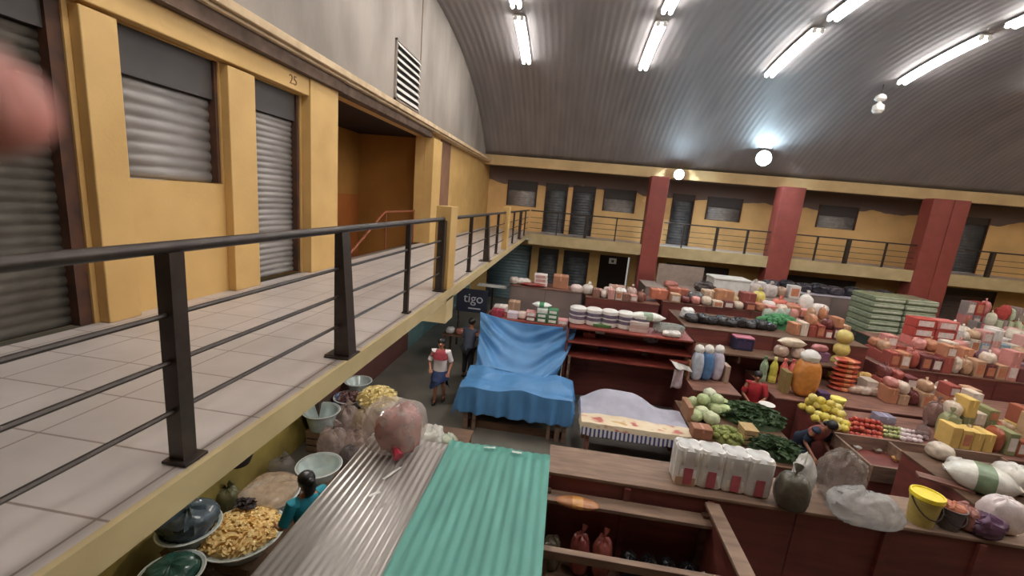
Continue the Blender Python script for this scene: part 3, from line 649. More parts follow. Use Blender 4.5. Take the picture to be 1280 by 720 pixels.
def produce(p, r, col, label, group, name, cat, kind='round', stem=(90,120,50)):
    CNT[0] += 1; t = thing(name, p, label, cat, group, random.uniform(0, 6))
    if kind == 'round': MB().ball((0,0,r*.92), (r,r,r*.92), 12, 8, .05, 1.5).build('fruit', cmat(col, .35), t)
    elif kind == 'long': MB().tube([(-r*1.6,0,r*.7),(-r,0,r*.62),(0,r*.1,r*.6),(r,0,r*.62),(r*1.6,-r*.1,r*.8)], [r*.2,r*.55,r*.62,r*.52,r*.15], 10).build('fruit', cmat(col, .4), t)
    elif kind == 'leafy':
        mb = MB().ball((0,0,r*.85), (r,r,r*.85), 14, 9, .16, 2.5)
        mb.build('head', cmat(col, .5), t)
        for j in range(5):
            a = j*1.26; mb = MB(); mb.grid(lambda u, v: Vector((math.cos(a+(u-.5)*1.5)*r*(1.05+.03*math.sin(u*9))*math.cos(-.75+v*1.5), math.sin(a+(u-.5)*1.5)*r*(1.05+.03*math.sin(u*9))*math.cos(-.75+v*1.5), .85*r+.9*r*math.sin(-.75+v*1.5))), 6, 5); mb.build('outer_leaf', cmat(tuple(max(0, c-14) for c in col), .5), t)
    if kind == 'round': MB().tube([(0,0,r*1.75),(r*.1,0,r*2.0)], r*.12, 5).build('stem', cmat(stem), t)
    return t
def heap(c, rx, ry, h, n, sz, cols, label, cat, name, chip='curl', seed=1):
    rnd = random.Random(seed); o0 = None
    mb = MB(); mb.ball((0,0,0), (rx*.96, ry*.96, h*.92), 18, 8, .1, 3)
    mb.v = [(x, y, max(z, 0)) for x, y, z in mb.v]
    for i in range(n):
        a = rnd.uniform(0, 2*PI); q = math.sqrt(rnd.random())*.98; x, y = rx*q*math.cos(a), ry*q*math.sin(a); z = h*math.sqrt(max(0, 1-q*q))*.95+sz*.5
        M = Matrix.Translation((x, y, z)) @ Matrix.Rotation(rnd.uniform(0, 6), 4, 'Z') @ Matrix.Rotation(rnd.uniform(-.9, .9), 4, 'X')
        if chip == 'curl': mb.add([M @ Vector(v) for v in ((-sz,-sz*.4,0),(0,-sz*.5,sz*.35),(sz,-sz*.3,0),(sz,sz*.4,0),(0,sz*.5,sz*.4),(-sz,sz*.4,0),(0,0,-sz*.2))], [(0,1,4,5),(1,2,3,4),(0,5,6),(2,6,3),(0,6,2,1),(5,4,3,6)])
        elif chip == 'leaf': mb.add([M @ Vector(v) for v in ((-sz*1.4,0,0),(-sz*.4,-sz*.5,sz*.2),(sz*.8,-sz*.4,sz*.3),(sz*1.5,0,0),(sz*.8,sz*.4,sz*.3),(-sz*.4,sz*.5,sz*.2))], [(0,1,2,3),(0,3,4,5)])
        else: mb.ball((x, y, z), sz*rnd.uniform(.6, 1), 7, 5, .2, 3)
    m = mat('heap_'+label[:28], S(*cols[0]), .6, col2=S(*cols[1]), scale=cols[2] if len(cols) > 2 else 9)
    o = mb.build(name, m, None); o.location = c; tag(o, label, cat, None, 'stuff'); return o
def basin(p, r, h, label, m=None, tilt=0):
    t = thing('basin', p, label, 'basin')
    MB().lathe([(r*.62,0),(r*.66,.005),(r*.94,h*.95),(r*1.04,h*.97),(r*1.06,h),(r*1.03,h*1.015),(r*.93,h),(r*.64,.02),(r*.3,.018),(.01,.018)], n=32, cap=True).build('bowl', m or Basin, t)
    MB().lathe([(r*1.03,h*.985),(r*1.075,h*.99),(r*1.075,h*1.02),(r*1.03,h*1.025)], n=32, cap=False).build('rim', cmat((214,218,216), .3), t)
    return t
def crate(p, w, d, h, label, col=(120,88,62)):
    t = thing('crate', p, label, 'crate'); m = cmat(col, .8)
    for z in [h*.08, h*.4, h*.72]:
        for sy in (-1, 1): MB().box(-w/2, w/2, sy*d/2-.01, sy*d/2+.01, z, z+h*.24).build('slat', m, t, smooth=False)
        for sx in (-1, 1): MB().box(sx*w/2-.01, sx*w/2+.01, -d/2+.011, d/2-.011, z, z+h*.24).build('slat', m, t, smooth=False)
    MB().box(-w/2+.011, w/2-.011, -d/2+.011, d/2-.011, 0, .02).build('base', m, t, smooth=False)
    MB().box(-w/2-.012, w/2+.012, -d/2-.012, d/2+.012, h-.02, h).build('lid', m, t, smooth=False); return t
# ================================================================== AISLE UNDER THE GALLERY: BASINS
def stand(u, v, zr, r, h, label, content=None, m=None):
    p = G(u, v, zr); b = Vector((p.x, p.y, zr-h)); basin(b, r, h, label, m)
    if zr-h > .06: crate(Vector((p.x, p.y, 0)), r*1.25, r*1.25, zr-h, 'slatted wooden crate under the '+label.split(' ', 1)[1] if False else 'slatted wooden crate under the '+' '.join(label.replace(',','').split()[:11]))
    return Vector((p.x, p.y, zr))
pA = stand(448, 476, .62, .27, .2, 'empty pale metal basin farthest along the aisle under the gallery')
pB = stand(472, 500, .5, .38, .2, 'wide metal basin heaped with pale yellow peeled roots')
heap(pB-Vector((0,0,.06)), .42, .38, .3, 210, .055, [(252,236,176),(236,212,140)], 'heap of pale yellow peeled roots in the far wide basin', 'vegetables', 'peeled_root', seed=3)
pC = stand(437, 496, .48, .3, .2, 'brown basin of dark purplish pieces beside the yellow roots', mat('brown_basin', S(120,92,84), .5))
heap(pC-Vector((0,0,.05)), .28, .28, .08, 60, .05, [(128,96,92),(96,64,66)], 'dark purplish pieces filling the brown basin', 'food', 'dried_pieces', seed=4)
pD = stand(402, 513, .75, .3, .34, 'deep empty metal basin standing tall by the brown pier')
pE = stand(399, 581, .72, .3, .2, 'empty metal basin beside the vendor in teal')
pF = stand(338, 616, .66, .34, .2, 'wide metal basin of dough under clear plastic beside the vendor in teal')
bag(pF-Vector((0,0,.06)), .68, .64, .2, (214,180,150), 'clear plastic bag of cream dough filling the basin by the vendor', kind='clear', knot=False, name='dough_bag')
pG = stand(303, 664, .62, .43, .22, 'widest metal basin, heaped with golden snacks, nearest the grey roof sheet')
heap(pG-Vector((0,0,.05)), .43, .42, .18, 380, .036, [(250,224,160),(232,190,118)], 'heap of golden fried snacks in the widest basin', 'food', 'fried_snacks', seed=6)
heap(pG+Vector((-.12,.22,.16)), .14, .08, .05, 26, .035, [(60,46,48),(40,30,34)], 'dark fried pieces lying on top of the golden snacks', 'food', 'fried_pieces', seed=7)
pH = stand(237, 657, .78, .3, .22, 'metal basin holding a slate-coloured bag near the gallery wall')
bag(pH-Vector((0,0,.1)), .52, .5, .34, (74,88,100), 'slate-coloured plastic bag bulging from the basin near the gallery wall', knot=False, jit=.22)
pI = stand(214, 716, .7, .28, .2, 'dark basin with a green sheen at the lower left end of the aisle', mat('dark_basin', S(44,60,54), .2, .3, col2=S(30,44,42)))
bag(pI-Vector((0,0,.1)), .46, .44, .2, (40,84,72), 'glossy dark green bag in the dark basin at the lower left', knot=False, jit=.25)
# clear bags and boxes between the basins
def floorbag(u, v, w, d, h, col, label, zb=0, kind='clear', **k):
    p = G(u, v, zb+h*.5); return bag(Vector((p.x, p.y, zb)), w, d, h, col, label, kind=kind, **k)
floorbag(416, 556, .5, .45, .6, (196,170,162), 'tall clear bag of pinkish puffs behind the empty basin')
floorbag(432, 526, .5, .5, .55, (206,180,170), 'clear bag of pinkish puffs below the brown basin')
floorbag(455, 528, .5, .45, .5, (214,184,146), 'clear bag of cream-coloured chips just left of the bag on the roof', knot=False)
floorbag(443, 556, .5, .5, .5, (190,158,146), 'clear bag of brownish puffs at the roof edge behind the roof bag')
floorbag(352, 588, .4, .34, .4, (150,140,132), 'crinkled clear bag glinting between the basins and the olive wall')
floorbag(436, 574, .3, .3, .45, (110,100,104), 'small dark glinting plastic bag beside the empty basin', knot=False)
floorbag(425, 507, .34, .3, .5, (98,122,160), 'blue plastic bag behind the pinkish bags', kind='plastic', knot=False)
floorbag(284, 628, .34, .3, .42, (110,106,70), 'olive plastic sack by the wall below the hanging basket', kind='plastic')
floorbag(268, 714, .4, .36, .36, (170,156,130), 'clear bag of beige pieces between the lower basins')
floorbag(372, 632, .3, .3, .45, (120,98,84), 'brown bag at the feet of the vendor in teal', kind='plastic', knot=False)
# white bags showing over the far edge of the grey sheet
for (u, v, w, h, col, lb) in ((540, 545, .36, .3, (226,222,214), 'white plastic bag on the crate past the far edge of the grey roof sheet'), (520, 541, .3, .22, (206,194,176), 'cream plastic bag left of the white one past the grey roof sheet'), (560, 548, .26, .2, (190,196,172), 'pale greenish bag at the corner of the teal roof sheet')):
    p = G(u, v, 1.15); bag(Vector((p.x, p.y, 1.0)), w, w*.9, h, col, lb, knot=False, jit=.3)
p = G(540, 545, 1.0); t = thing('table', (p.x, p.y, 0), 'small wooden table with plastic bags just past the grey roof sheet', 'table')
MB().box(-.55,.6,-.35,.35,.965,.998).build('tabletop', WoodD, t, smooth=False)
for x in (-.5,.55):
    for y in (-.3,.3): MB().box(x-.03,x+.03,y-.03,y+.03,0,.965).build('leg', WoodD, t, smooth=False)
# bag lying on the grey roof
p = G(487, 566, 2.205); b_ = bag(Vector((p.x, p.y+.1, 2.2)), .6, .54, .5, (228,214,206), 'round clear bag of red and white goods on the grey roof sheet', jit=.1, kind='clear2', knot=False)
inn = bag(Vector((p.x+.05, p.y+.1, 2.215)), .42, .42, .42, (176,84,70), 'red contents', jit=.22, knot=False)
for ch in list(inn.children): ch.parent = b_; ch.name = 'contents'; ch['label'] = 'crumpled red contents'; ch.location = (.07, -.03, .03)
bpy.data.objects.remove(inn)
MB().tube([(.1,-.24,.16),(.14,-.28,.14),(.17,-.31,.12)], [.02,.035,.05], 8).build('tied_end', cmat((196,40,66), .4), b_)
# ================================================================== ROW A (top board of the partition)
for i, (u, v) in enumerate(((857, 607), (886, 612), (916, 617), (946, 623))):
    p = G(u, v, 2.0); p.y += .12; k = mpp(p); w = 30.5*k; h = .42; d = .24
    t = thing('toilet_paper_pack', p, ['toilet paper pack with red print, leftmost of four on the top board', 'white toilet paper pack with red print, second from the left on the top board', 'white toilet paper pack with red print, third from the left on the top board', 'toilet paper pack with red print, rightmost of four on the top board'][i], 'toilet paper', 'toilet paper packs on the top board')
    m = MB()
    for r in range(2):
        for c in range(2):
            z0 = r*h/2
            for dy in (-d/4, d/4):
                m.lathe([(w*.2,z0+.004),(w*.245,z0+.02),(w*.25,z0+h*.25),(w*.245,z0+h/2-.02),(w*.2,z0+h/2-.002),(w*.07,z0+h/2-.004)], ((c-.5)*w*.5, dy, 0), 14)
    m.build('rolls', White, t)
    MB().cbox((0,0,0), (w*.985, d*1.02, h), 0, .03).build('film', mat('thin_film', S(244,242,240), .25, alpha=.6, bump=.5, bscale=10), t)
    MB().box(-w*.17, w*.17, -d/2-.014, -d/2-.008, h*.06, h*.5).build('red_print', cmat((190,84,96), .4), t, smooth=False, bev=.02)
def onA(u, v): p = G(u, v, 2.0); chk('A', p, str((u, v))); return p
carton(onA(852, 600), .2, .2, .1, (176,140,110), 'small brown carton beside the toilet paper at the left')
bag(onA(985, 634), .3, .3, .36, (84,78,64), 'dark olive sack next to the toilet paper row', jit=.1, name='sack', cat='sack')
bag(onA(1003, 624)+Vector((.02,.12,0)), .2, .2, .4, (222,220,214), 'small white bag with green print behind the big clear bag', knot=False, jit=.3)
cb = bag(onA(1073, 651), .62, .36, .3, (214,216,214), 'big clear plastic bag of grey-white goods slumped on the top board', kind='clear', knot=False, jit=.26)
bag(onA(1056, 634)+Vector((.0,.15,0)), .44, .3, .5, (176,160,150), 'tall crumpled grey-beige bag rising behind the big clear bag', kind='clear', jit=.3, knot=False)
bucket(onA(1152, 655)+Vector((0,.03,0)), .125, .3, (190,170,80), 'yellow bucket with a bright yellow lid on the top board', (250,222,30))
bk = bucket(onA(1188, 662)+Vector((0,.05,0)), .11, .22, (108,100,104), 'grey bucket holding an orange cloth beside the yellow bucket')
p = onA(1188, 662)+Vector((0,.05,.14)); bag(p, .19, .19, .12, (216,126,90), 'crumpled orange cloth stuffed in the grey bucket', knot=False, jit=.3, name='cloth', cat='cloth')
bag(onA(1232, 672)+Vector((0,.05,0)), .3, .24, .2, (104,64,96), 'purple crumpled bag on the top board right of the grey bucket', jit=.35, knot=False)
bag(onA(1214, 668)+Vector((0,.1,0)), .14, .2, .24, (176,112,100), 'reddish bag between the grey bucket and the purple bag', jit=.3, knot=False)
bag(onA(1262, 676)+Vector((.02,.16,0)), .36, .26, .34, (232,216,214), 'pinkish-white plump bag at the lower right of the top board', knot=False, jit=.12)
# wooden upper frame with white bags, behind the top board at right
stall('U', 5.35, 8.2, 5.0, 6.6, 1.6, 'brown plank stand with white bags behind the top board at right', top=WoodD)
def on(sup, u, v, z=None): z_ = SUP[sup][4] if z is None else z; p = G(u, v, z_); chk(sup, p, str((u, v))); return p
sack(on('U', 1222, 612), .7, .45, .34, (226,222,208), 'white sack with green print slumped on the plank stand at right', band=(128,150,116), rz=-.5)
bag(on('U', 1262, 612), .4, .4, .34, (222,216,206), 'white bag behind the green-printed sack at the right edge', knot=False)
bag(on('U', 1172, 572), .3, .3, .22, (208,190,170), 'cream bag at the back of the plank stand', knot=False)
bag(on('U', 1196, 594), .26, .3, .24, (214,206,196), 'small white bag left of the green-printed sack', knot=False)
for (u0, v0, u1, v1, zz, lb) in ((1180, 590, 1245, 600, 1.6, 'flat brown board lying on the plank stand'), ):
    a = on('U', u0, v0+14); bq = MB().cbox((0,0,0), (.55,.16,.03)).build('plank', WoodR, None, smooth=False); bq.location = a; bq.rotation_euler = (0,0,-.4); tag(bq, lb, 'plank')
def onY(u, y, z):
    v = 400
    for _ in range(6): d = ray(u, v); q = CAM+d*(y/d.y); v += (q.z-z)/max(mpp(q), 1e-4)*.9
    return Vector((q.x, y, z))
# ================================================================== GREENS (row B)
stall('B', 2.74, 4.55, 6.95, 9.08, .85, 'low wooden table of green vegetables in the middle', top=WoodD)
rnd = random.Random(5); ci = 0
cab = [(866,506),(884,506),(876,518),(893,514),(905,516),(888,526),(868,522),(902,507)]
for i, (u, v) in enumerate(cab):
    p = on('B', u, v+4); r = .13+.02*rnd.random()
    produce(p, r, [(196,210,150),(184,204,136),(214,222,176)][i % 3], 'pale green cabbage in the pile beside the cloth-covered table', 'cabbages on the greens table', 'cabbage', 'cabbage', 'leafy')
for i, (u, v) in enumerate(((884,500),(876,508),(893,508))):
    p = on('B', u, v+8); produce(Vector((p.x, p.y, .85+.2)), .125, [(222,226,196),(192,210,146),(200,214,160)][i], 'pale cabbage lying on top of the cabbage pile', 'upper cabbages', 'cabbage', 'cabbage', 'leafy')
carton(on('B', 857, 520), .1, .5, .3, (170,120,86), 'upright brown board closing the left end of the cabbages', tape=False, name='side_board')
heap(on('B', 938, 524), .62, .5, .22, 260, .085, [(66,92,48),(38,60,30)], 'bed of dark leafy greens in front of the person in red', 'greens', 'leafy_greens', 'leaf', 8)
heap(on('B', 968, 566), .42, .32, .2, 170, .085, [(70,94,54),(42,62,36)], 'second bed of leafy greens nearer the toilet paper', 'greens', 'leafy_greens', 'leaf', 9)
heap(on('B', 908, 548), .3, .26, .14, 70, .06, [(150,156,84),(110,120,60)], 'loose light green vegetables between the greens and the toilet paper', 'vegetables', 'green_vegetables', 'ball', 10)
crate(on('B', 932, 552), .22, .3, .3, 'small tan crate amid the light green vegetables', (190,156,100))
carton(on('B', 875, 545), .34, .25, .2, (168,110,82), 'reddish-brown open carton below the cabbages')
t = thing('plate', on('B', 956, 518)+Vector((0,0,.2)), 'white plate lying on the leafy greens', 'plate'); MB().lathe([(.06,0),(.1,.01),(.15,.03),(.155,.035),(.1,.018),(.01,.012)], n=24).build('dish', White, t)
# ================================================================== TRAYS AND FRUIT
stall('T', 5.25, 8.0, 6.9, 7.92, .9, 'maroon wooden bench with raised rails and empty trays', lip=.24, top=Maroon)
for (u, v, c, lb) in ((1071,548,(190,186,176),'small pale bowl in the left tray'), (1096,551,(170,160,140),'small cream bowl in the middle tray'), (1119,562,(226,176,92),'little yellow cup in the right tray')):
    p = on('T', u, v+14); t = thing('bowl', p, lb, 'bowl'); MB().lathe([(.03,0),(.06,.04),(.065,.06),(.055,.055),(.02,.012)], n=18).build('cup', cmat(c), t)
stall('F', 5.3, 9.6, 7.98, 9.3, 1.05, 'maroon fruit table behind the trays', top=WoodR)
def pile(us, r, cols, label, group, name, cat, kind, sup, layers=1, z0=0):
    for i, (u, v, l) in enumerate(us):
        p = on(sup, u, v); p = Vector((p.x, p.y, SUP[sup][4]+z0+l*r*1.35)); produce(p, r*random.uniform(.9, 1.1), cols[i % len(cols)], label, group, name, cat, kind)
ban = [(u, v, 0) for u, v in ((1002,512),(1012,517),(1022,522),(1030,526),(1040,528),(1048,530),(1056,534),(1010,508),(1020,511),(1030,516),(1040,519),(1050,524),(1018,527),(1034,534),(1044,538),(1054,540))]+[(u, v, 1) for u, v in ((1010,512),(1020,517),(1030,521),(1040,524),(1049,528),(1024,512),(1034,516),(1044,520))]+[(1022,518,2),(1034,522,2),(1012,514,2)]
pile(ban, .085, [(226,204,70),(216,192,76),(232,214,110)], 'yellow fruit in the heaped pile beside the person in navy', 'yellow fruit pile', 'mango', 'fruit', 'round', 'F')
tom = [(1064+ (i%6)*7, 527+(i//6)*6+(i%6)*1.2, 0) for i in range(24)]+[(1068+(i%5)*7, 530+(i//5)*6+(i%5)*1.2, 1) for i in range(12)]
pile(tom, .05, [(200,62,44),(188,52,40),(212,84,56)], 'red tomato in the pile right of the yellow fruit', 'tomato pile', 'tomato', 'tomato', 'round', 'F')
pile([(1106+(i%5)*6, 536+(i//5)*5+(i%5), 0) for i in range(14)], .045, [(150,160,86),(176,178,110)], 'pale green fruit right of the tomatoes', 'green fruit pile', 'lime', 'fruit', 'round', 'F')
pile([(1128+(i%5)*7, 541+(i//5)*5+(i%5), 0) for i in range(14)], .05, [(226,208,206),(214,184,190)], 'pinkish-white onion right of the green fruit', 'onion pile', 'onion', 'onion', 'round', 'F')
bucket(on('F', 1044, 514), .13, .28, (206,190,84), 'yellow drum standing behind the yellow fruit', (244,232,110), name='drum')
carton(on('F', 1103, 526), .32, .24, .14, (150,146,170), 'small lilac-white box behind the tomatoes', kind='plastic')
bag(on('F', 1152, 548), .2, .2, .26, (150,120,116), 'brownish clear bag right of the onions', kind='clear')
bag(on('F', 1180, 548), .3, .28, .5, (150,150,104), 'tall olive-green bag on the fruit table', jit=.2)
bag(on('F', 1205, 556), .3, .28, .3, (176,150,106), 'tan bag beside the olive-green bag', jit=.2)
bag(on('F', 1164, 532), .3, .3, .5, (140,106,96), 'brown bag behind the brownish clear bag')
# ================================================================== RACK C and its goods
t = thing('shelf_rack', (1.75, 10.2, 0), 'long maroon shelf rack right of the blue tarpaulins', 'rack')
for z in (1.3, 1.65, 2.0): MB().box(-1.45, 1.45, -.38, .38, z-.04, z).build('shelf', MaroonL, t, smooth=False, bev=.004)
MB().box(-1.45, 1.45, .38, .41, 0, 2.0).build('back_panel', Maroon, t, smooth=False)
for x in (-1.43, 1.43): MB().box(x-.02, x+.02, -.38, .38, 0, 2.0).build('side_panel', Maroon, t, smooth=False)
MB().box(-1.36, -1.3, -.42, -.36, 0, 1.3).build('post', Wood, t, smooth=False)
SUP['C'] = (.3, 3.2, 9.82, 10.58, 2.0); SUP['C2'] = (.3, 3.2, 9.82, 10.58, 1.65); SUP['C3'] = (.3, 3.2, 9.82, 10.58, 1.3)
def inC(u, v, s): p = G(u, v, SUP[s][4]); p.y = min(max(p.y, SUP[s][2]+.12), SUP[s][3]-.12); return p
carton(inC(736,420,'C2'), .3, .2, .1, (168,60,52), 'flat red carton on the rack below its top shelf'); carton(inC(748,416,'C2')+Vector((0,0,.103)), .22, .16, .06, (224,214,204), 'white packet on the flat red carton in the rack', tape=False)
bag(inC(812,428,'C2'), .34, .2, .16, (176,160,170), 'clear pinkish packet on the right of the second shelf', kind='clear', knot=False)
bag(inC(754,437,'C3'), .26, .2, .14, (58,54,90), 'dark blue bundle on the third shelf', knot=False)
bag(inC(805,444,'C3'), .2, .18, .12, (110,70,64), 'brown bundle on the third shelf', knot=False)
crate(inC(752,408,'C')+Vector((0,-.06,0)), .4, .14, .07, 'flat green tray at the front of the rack top', (86,130,66))
# white printed sack of rolls and other goods on the rack top
def inCt(u, dy, z=2.0): 
    p = G(u, 395, 2.0); d = ray(u, 395); q = CAM+d*((10.2+dy)/d.y); return Vector((q.x, 10.2+dy, z))
for i in range(5):
    t = thing('paper_roll_pack', inCt(722+i*20, .08), 'white wrapped roll pack with dark print in the long row on the rack', 'paper roll', 'five printed roll packs on the rack')
    MB().lathe([(.17,.004),(.2,.02),(.205,.2),(.2,.38),(.15,.41)], n=18).build('wrapper', White, t)
    for kz in (.12, .23): MB().lathe([(.2055,kz),(.2065,kz+.04),(.2055,kz+.08)], n=18, cap=False).build('printed_band', cmat((112,96,120), .5), t)
sack(inCt(800, .05, 2.25)+Vector((.16,0,.0)), .85, .3, .2, (232,232,222), 'long white bolster bag with green print lying over the stacked packets', band=(150,170,140), rz=.06)
for i in range(3):
    t = carton(inCt(800, .0)+Vector((-.02+.005*i,-.05,.083*i)), .42, .26, .08, [(206,180,170),(196,160,150),(214,196,186)][i], ['bottom pinkish packet under the white bolster bag','middle pinkish packet under the white bolster bag','top pinkish packet under the white bolster bag'][i], tape=False, name='packet')
bag(inCt(832, .1)+Vector((.12,0,0)), .75, .4, .24, (178,184,176), 'wide clear grey-green bag at the right end of the rack', kind='clear', knot=False, jit=.15)
bag(inCt(838, -.22)+Vector((.1,0,0)), .4, .22, .14, (228,220,214), 'crumpled white plastic in front of the grey-green bag', knot=False, jit=.35)
# goods on the tarpaulin shelf
def tp(u, y, z=1.9): d = ray(u, 395); q = CAM+d*(y/d.y); return Vector((q.x, y, z))
SH = [(622,(150,46,62),(0)),(641,(206,196,190),0),(652,(214,170,160),0)]
carton(tp(622,10.42), .3, .3, .16, (150,44,60), 'dark red carton at the left end of the tarpaulin shelf'); carton(tp(641,10.4), .26, .26, .15, (196,180,190), 'lilac-white packet right of the dark red carton', tape=False)
bag(tp(653,10.4), .26, .22, .18, (222,200,186), 'cream bag beside the stacked soap cartons', knot=False)
for c in range(4):
    for r in range((2, 3, 3, 1)[c]):
        topc = ((206,140,136), (214,222,214), (60,130,84), (226,150,150))[c] if r == (2,3,3,1)[c]-1 else ((110,70,70), (60,120,76), (56,124,80), (90,60,60))[c]
        carton(tp(664+c*13.5,10.38,1.9+r*.115), .25, .28, .11, topc, ['reddish topped soap carton in the left stack behind the tarpaulin, %s', 'green soap carton in the second stack behind the tarpaulin, %s', 'green soap carton in the third stack behind the tarpaulin, %s', 'pink packet in the rightmost stack behind the tarpaulin, %s'][c] % ['lowest', 'second up', 'topmost'][r], lab=(226,224,214), tape=False)
sack(tp(676,10.42,2.25), .46, .26, .12, (226,230,224), 'white-green rolled sack lying on the soap cartons', band=(60,140,90))
carton(tp(603,11.6,1.9) if False else Vector((-1.52,11.35,0)), .36, .3, 1.95, (214,200,190), 'pale carton standing at the left behind the tarpaulins', kind='card')
# ================================================================== D : middle stall
stall('D1', 4.88, 12.6, 9.35, 11.0, 1.1, 'long maroon counter of packets and fruit drinks in the middle distance')
stall('D', 3.3, 7.7, 11.15, 13.05, 2.0, 'tall wooden stall topped with black bags in the middle distance', top=WoodD)
stall('D0', 3.1, 4.1, 9.14, 10.0, 1.12, 'small maroon stand carrying the blue and white bags')
for i, (u, c, lb) in enumerate(((868,(186,196,214),'left'), (880,(84,132,186),'middle'), (893,(206,196,214),'right'))):
    p = on('D0', u, 474); bag(p, .26, .32, .66, c, '%s bag of the three blue and white bags with knotted tops' % lb, knotcol=(236,234,230), jit=.08); MB().ball((0,0,.72), (.1,.12,.12), 12, 8, .25, 3).build('white_top', White, bpy.data.objects[LAST[0]])
carton(on('D0', 857, 470), .05, .4, .44, (190,132,96), 'brown upright board left of the blue and white bags', tape=False, name='side_board'); carton(on('D0', 906, 476)+Vector((-.03,0,0)), .1, .3, .4, (172,142,122), 'tall narrow tan carton right of the blue and white bags', tape=False)
p = G(835, 452, 1.5); 
t = thing('apron', (2.88, 9.66, 0), 'white cloth and apron hanging from the front of the maroon rack', 'cloth')
MB().grid(lambda a, c: Vector(((a-.5)*.42+.1*c, -.04*math.sin(a*9)-.2*c*(1-a), 1.55-.12*c-.1*a)), 12, 6).build('cloth', White, t, solid=.006)
MB().grid(lambda a, c: Vector(((a-.5)*.2*(1+.3*c), -.03*math.sin(a*9+c*2)-.04, 1.36-.45*c)), 12, 10).build('hanging_panel', cmat((214,190,196), .8), t, solid=.006)
MB().box(-.2,.2,.0,.15,1.5,1.52).build('hanger', MaroonL, t, smooth=False)
# black bags on the stall, green produce, cream sacks
for i in range(9):
    u = 864+i*12; p = on('D', u, 402+i*1.3); bag(p, .34, .34, .2+.04*(i % 2), (44,42,46) if i % 3 else (62,60,64), 'black plastic bag in the long row on the tall wooden stall', 'black bags on the wooden stall', jit=.25, knot=False)
bag(on('D', 858, 398), .4, .35, .3, (226,224,222), 'white crumpled bag at the left end of the black bags', jit=.3, knot=False)
heap(on('D', 972, 408), .5, .42, .26, 130, .09, [(70,140,84),(44,104,60)], 'heap of bright green produce in bags right of the black bags', 'vegetables', 'green_produce', 'ball', 12)
for i, (u, v) in enumerate(((960,388),(974,384),(986,388))): bag(Vector(on('D', u, 406)+Vector((0,.1,0))), .3, .26, .42, (214,226,214), 'white-green clear bag behind the bright green produce', 'clear bags behind the green produce', kind='clear', knot=False)
SUP['Ds'] = (3.3, 6.75, 10.4, 11.15, 1.62)
t = thing('plank_shelf', (5.03, 10.9, 0), 'wooden shelf along the front of the tall stall', 'shelf'); MB().box(-1.72,1.72,-.45,.24,1.58,1.62).build('board', WoodD, t, smooth=False)
for i in range(4): MB().box(-1.65+1.1*i-.02,-1.65+1.1*i+.02,-.42,.23,1.4,1.58).box(-1.65+1.1*i-.03,-1.65+1.1*i+.03,.17,.23,0,1.4).build('bracket', WoodD, t, smooth=False)
carton(on('Ds', 926, 436), .46, .3, .3, (44,42,76), 'navy box with a pink stripe on the shelf', lab=(64,50,90)); carton(on('Ds', 926, 436)+Vector((0,0,.302)), .46, .3, .03, (196,110,130), 'pink tray lid lying on the navy box', tape=False, name='lid')
for (u, v, w, h, lb) in ((975,432,.3,.26,'lower left cream sack of the stack on the wooden shelf'), (996,436,.3,.26,'lower right cream sack of the stack on the wooden shelf')): bag(onY(u, 10.8, 1.62), w, .28, h, (206,176,156), lb, knot=False)
q = onY(985, 10.8, 1.62); sack(q+Vector((.02,0,.262)), .62, .28, .22, (214,196,170), 'cream sack lying across the top of the two lower cream sacks')
carton(onY(1021, 10.85, 1.62), .4, .28, .22, (126,80,106), 'mauve carton right of the cream sacks'); bag(onY(1021, 10.85, 1.62)+Vector((0,0,.222)), .36, .24, .16, (196,120,120), 'pink bag on the mauve carton', knot=False)
for (u, c, cp, lb) in ((944,(150,176,140),(90,140,90),'pale green bottle left of the yellow bottle'), (955,(214,204,70),(240,236,150),'yellow bottle on the counter behind the person in red'), (966,(226,104,96),(226,110,104),'left coral-pink bottle beside the yellow bottle'), (975,(226,110,100),(220,100,96),'right coral-pink bottle beside the yellow bottle')):
    p = on('D1', u, 470) if u > 950 else G(u, 469, 1.1); p = Vector((0, 10.2, 1.1)); d = ray(u, 460); p.y = 10.3; p.x = max(4.98+.02*(u-944), d.x*10.3/d.y); bottle(p, .085, .62, c, cp, lb)
# orange bag with a white top, orange stack, yellow column
p = on('D1', 1002, 494); t = bag(p, .52, .42, .84, (206,126,50), 'big orange bag of fried sticks with a white knotted top', jit=.05, knotcol=(226,222,220))
MB().ball((0,0,.9), (.2,.18,.15), 14, 9, .25, 3).build('white_top', White, t)
carton(p+Vector((-.36,.1,0)), .12, .3, .5, (150,124,70), 'olive carton left of the big orange bag', tape=False); carton(on('D1', 1026, 500), .22, .22, .2, (84,50,92), 'purple box at the foot of the big orange bag', tape=False)
p = on('D1', 1050, 487)
for i in range(7): sack(p+Vector((.01*(i % 2), 0, .112*i)), .52, .34, .11, (204,84,50) if i % 2 else (190,70,48), ['lowest','second','third','fourth','fifth','sixth','topmost'][i]+' orange-red packet of the tall stack right of the orange bag', band=(220,130,80))
p = on('D1', 1042, 476); t = thing('snack_stack', p, 'tall yellow column of snack bags behind the orange-red packets', 'snacks')
for i in range(4): MB().ball((0,0,.18+.32*i), (.19,.16,.18), 14, 9, .12, 3).build('snack_bag', cmat((206,184,96), .4, 'plastic'), t)
MB().cbox((0,0,0), (.34,.28,.04)).build('base', WoodD, t, smooth=False)
bag(on('D1', 1078, 480), .3, .26, .3, (216,170,90), 'amber yellow bag right of the orange-red stack', knot=False); 
for i in range(6): bag(on('D1', 1066+i*13, 491+i*1.6), .3, .24, .17, [(196,168,146),(206,184,166),(178,150,132)][i % 3], 'cream bag in the low row along the front of the long counter', 'cream bags along the counter', knot=False)
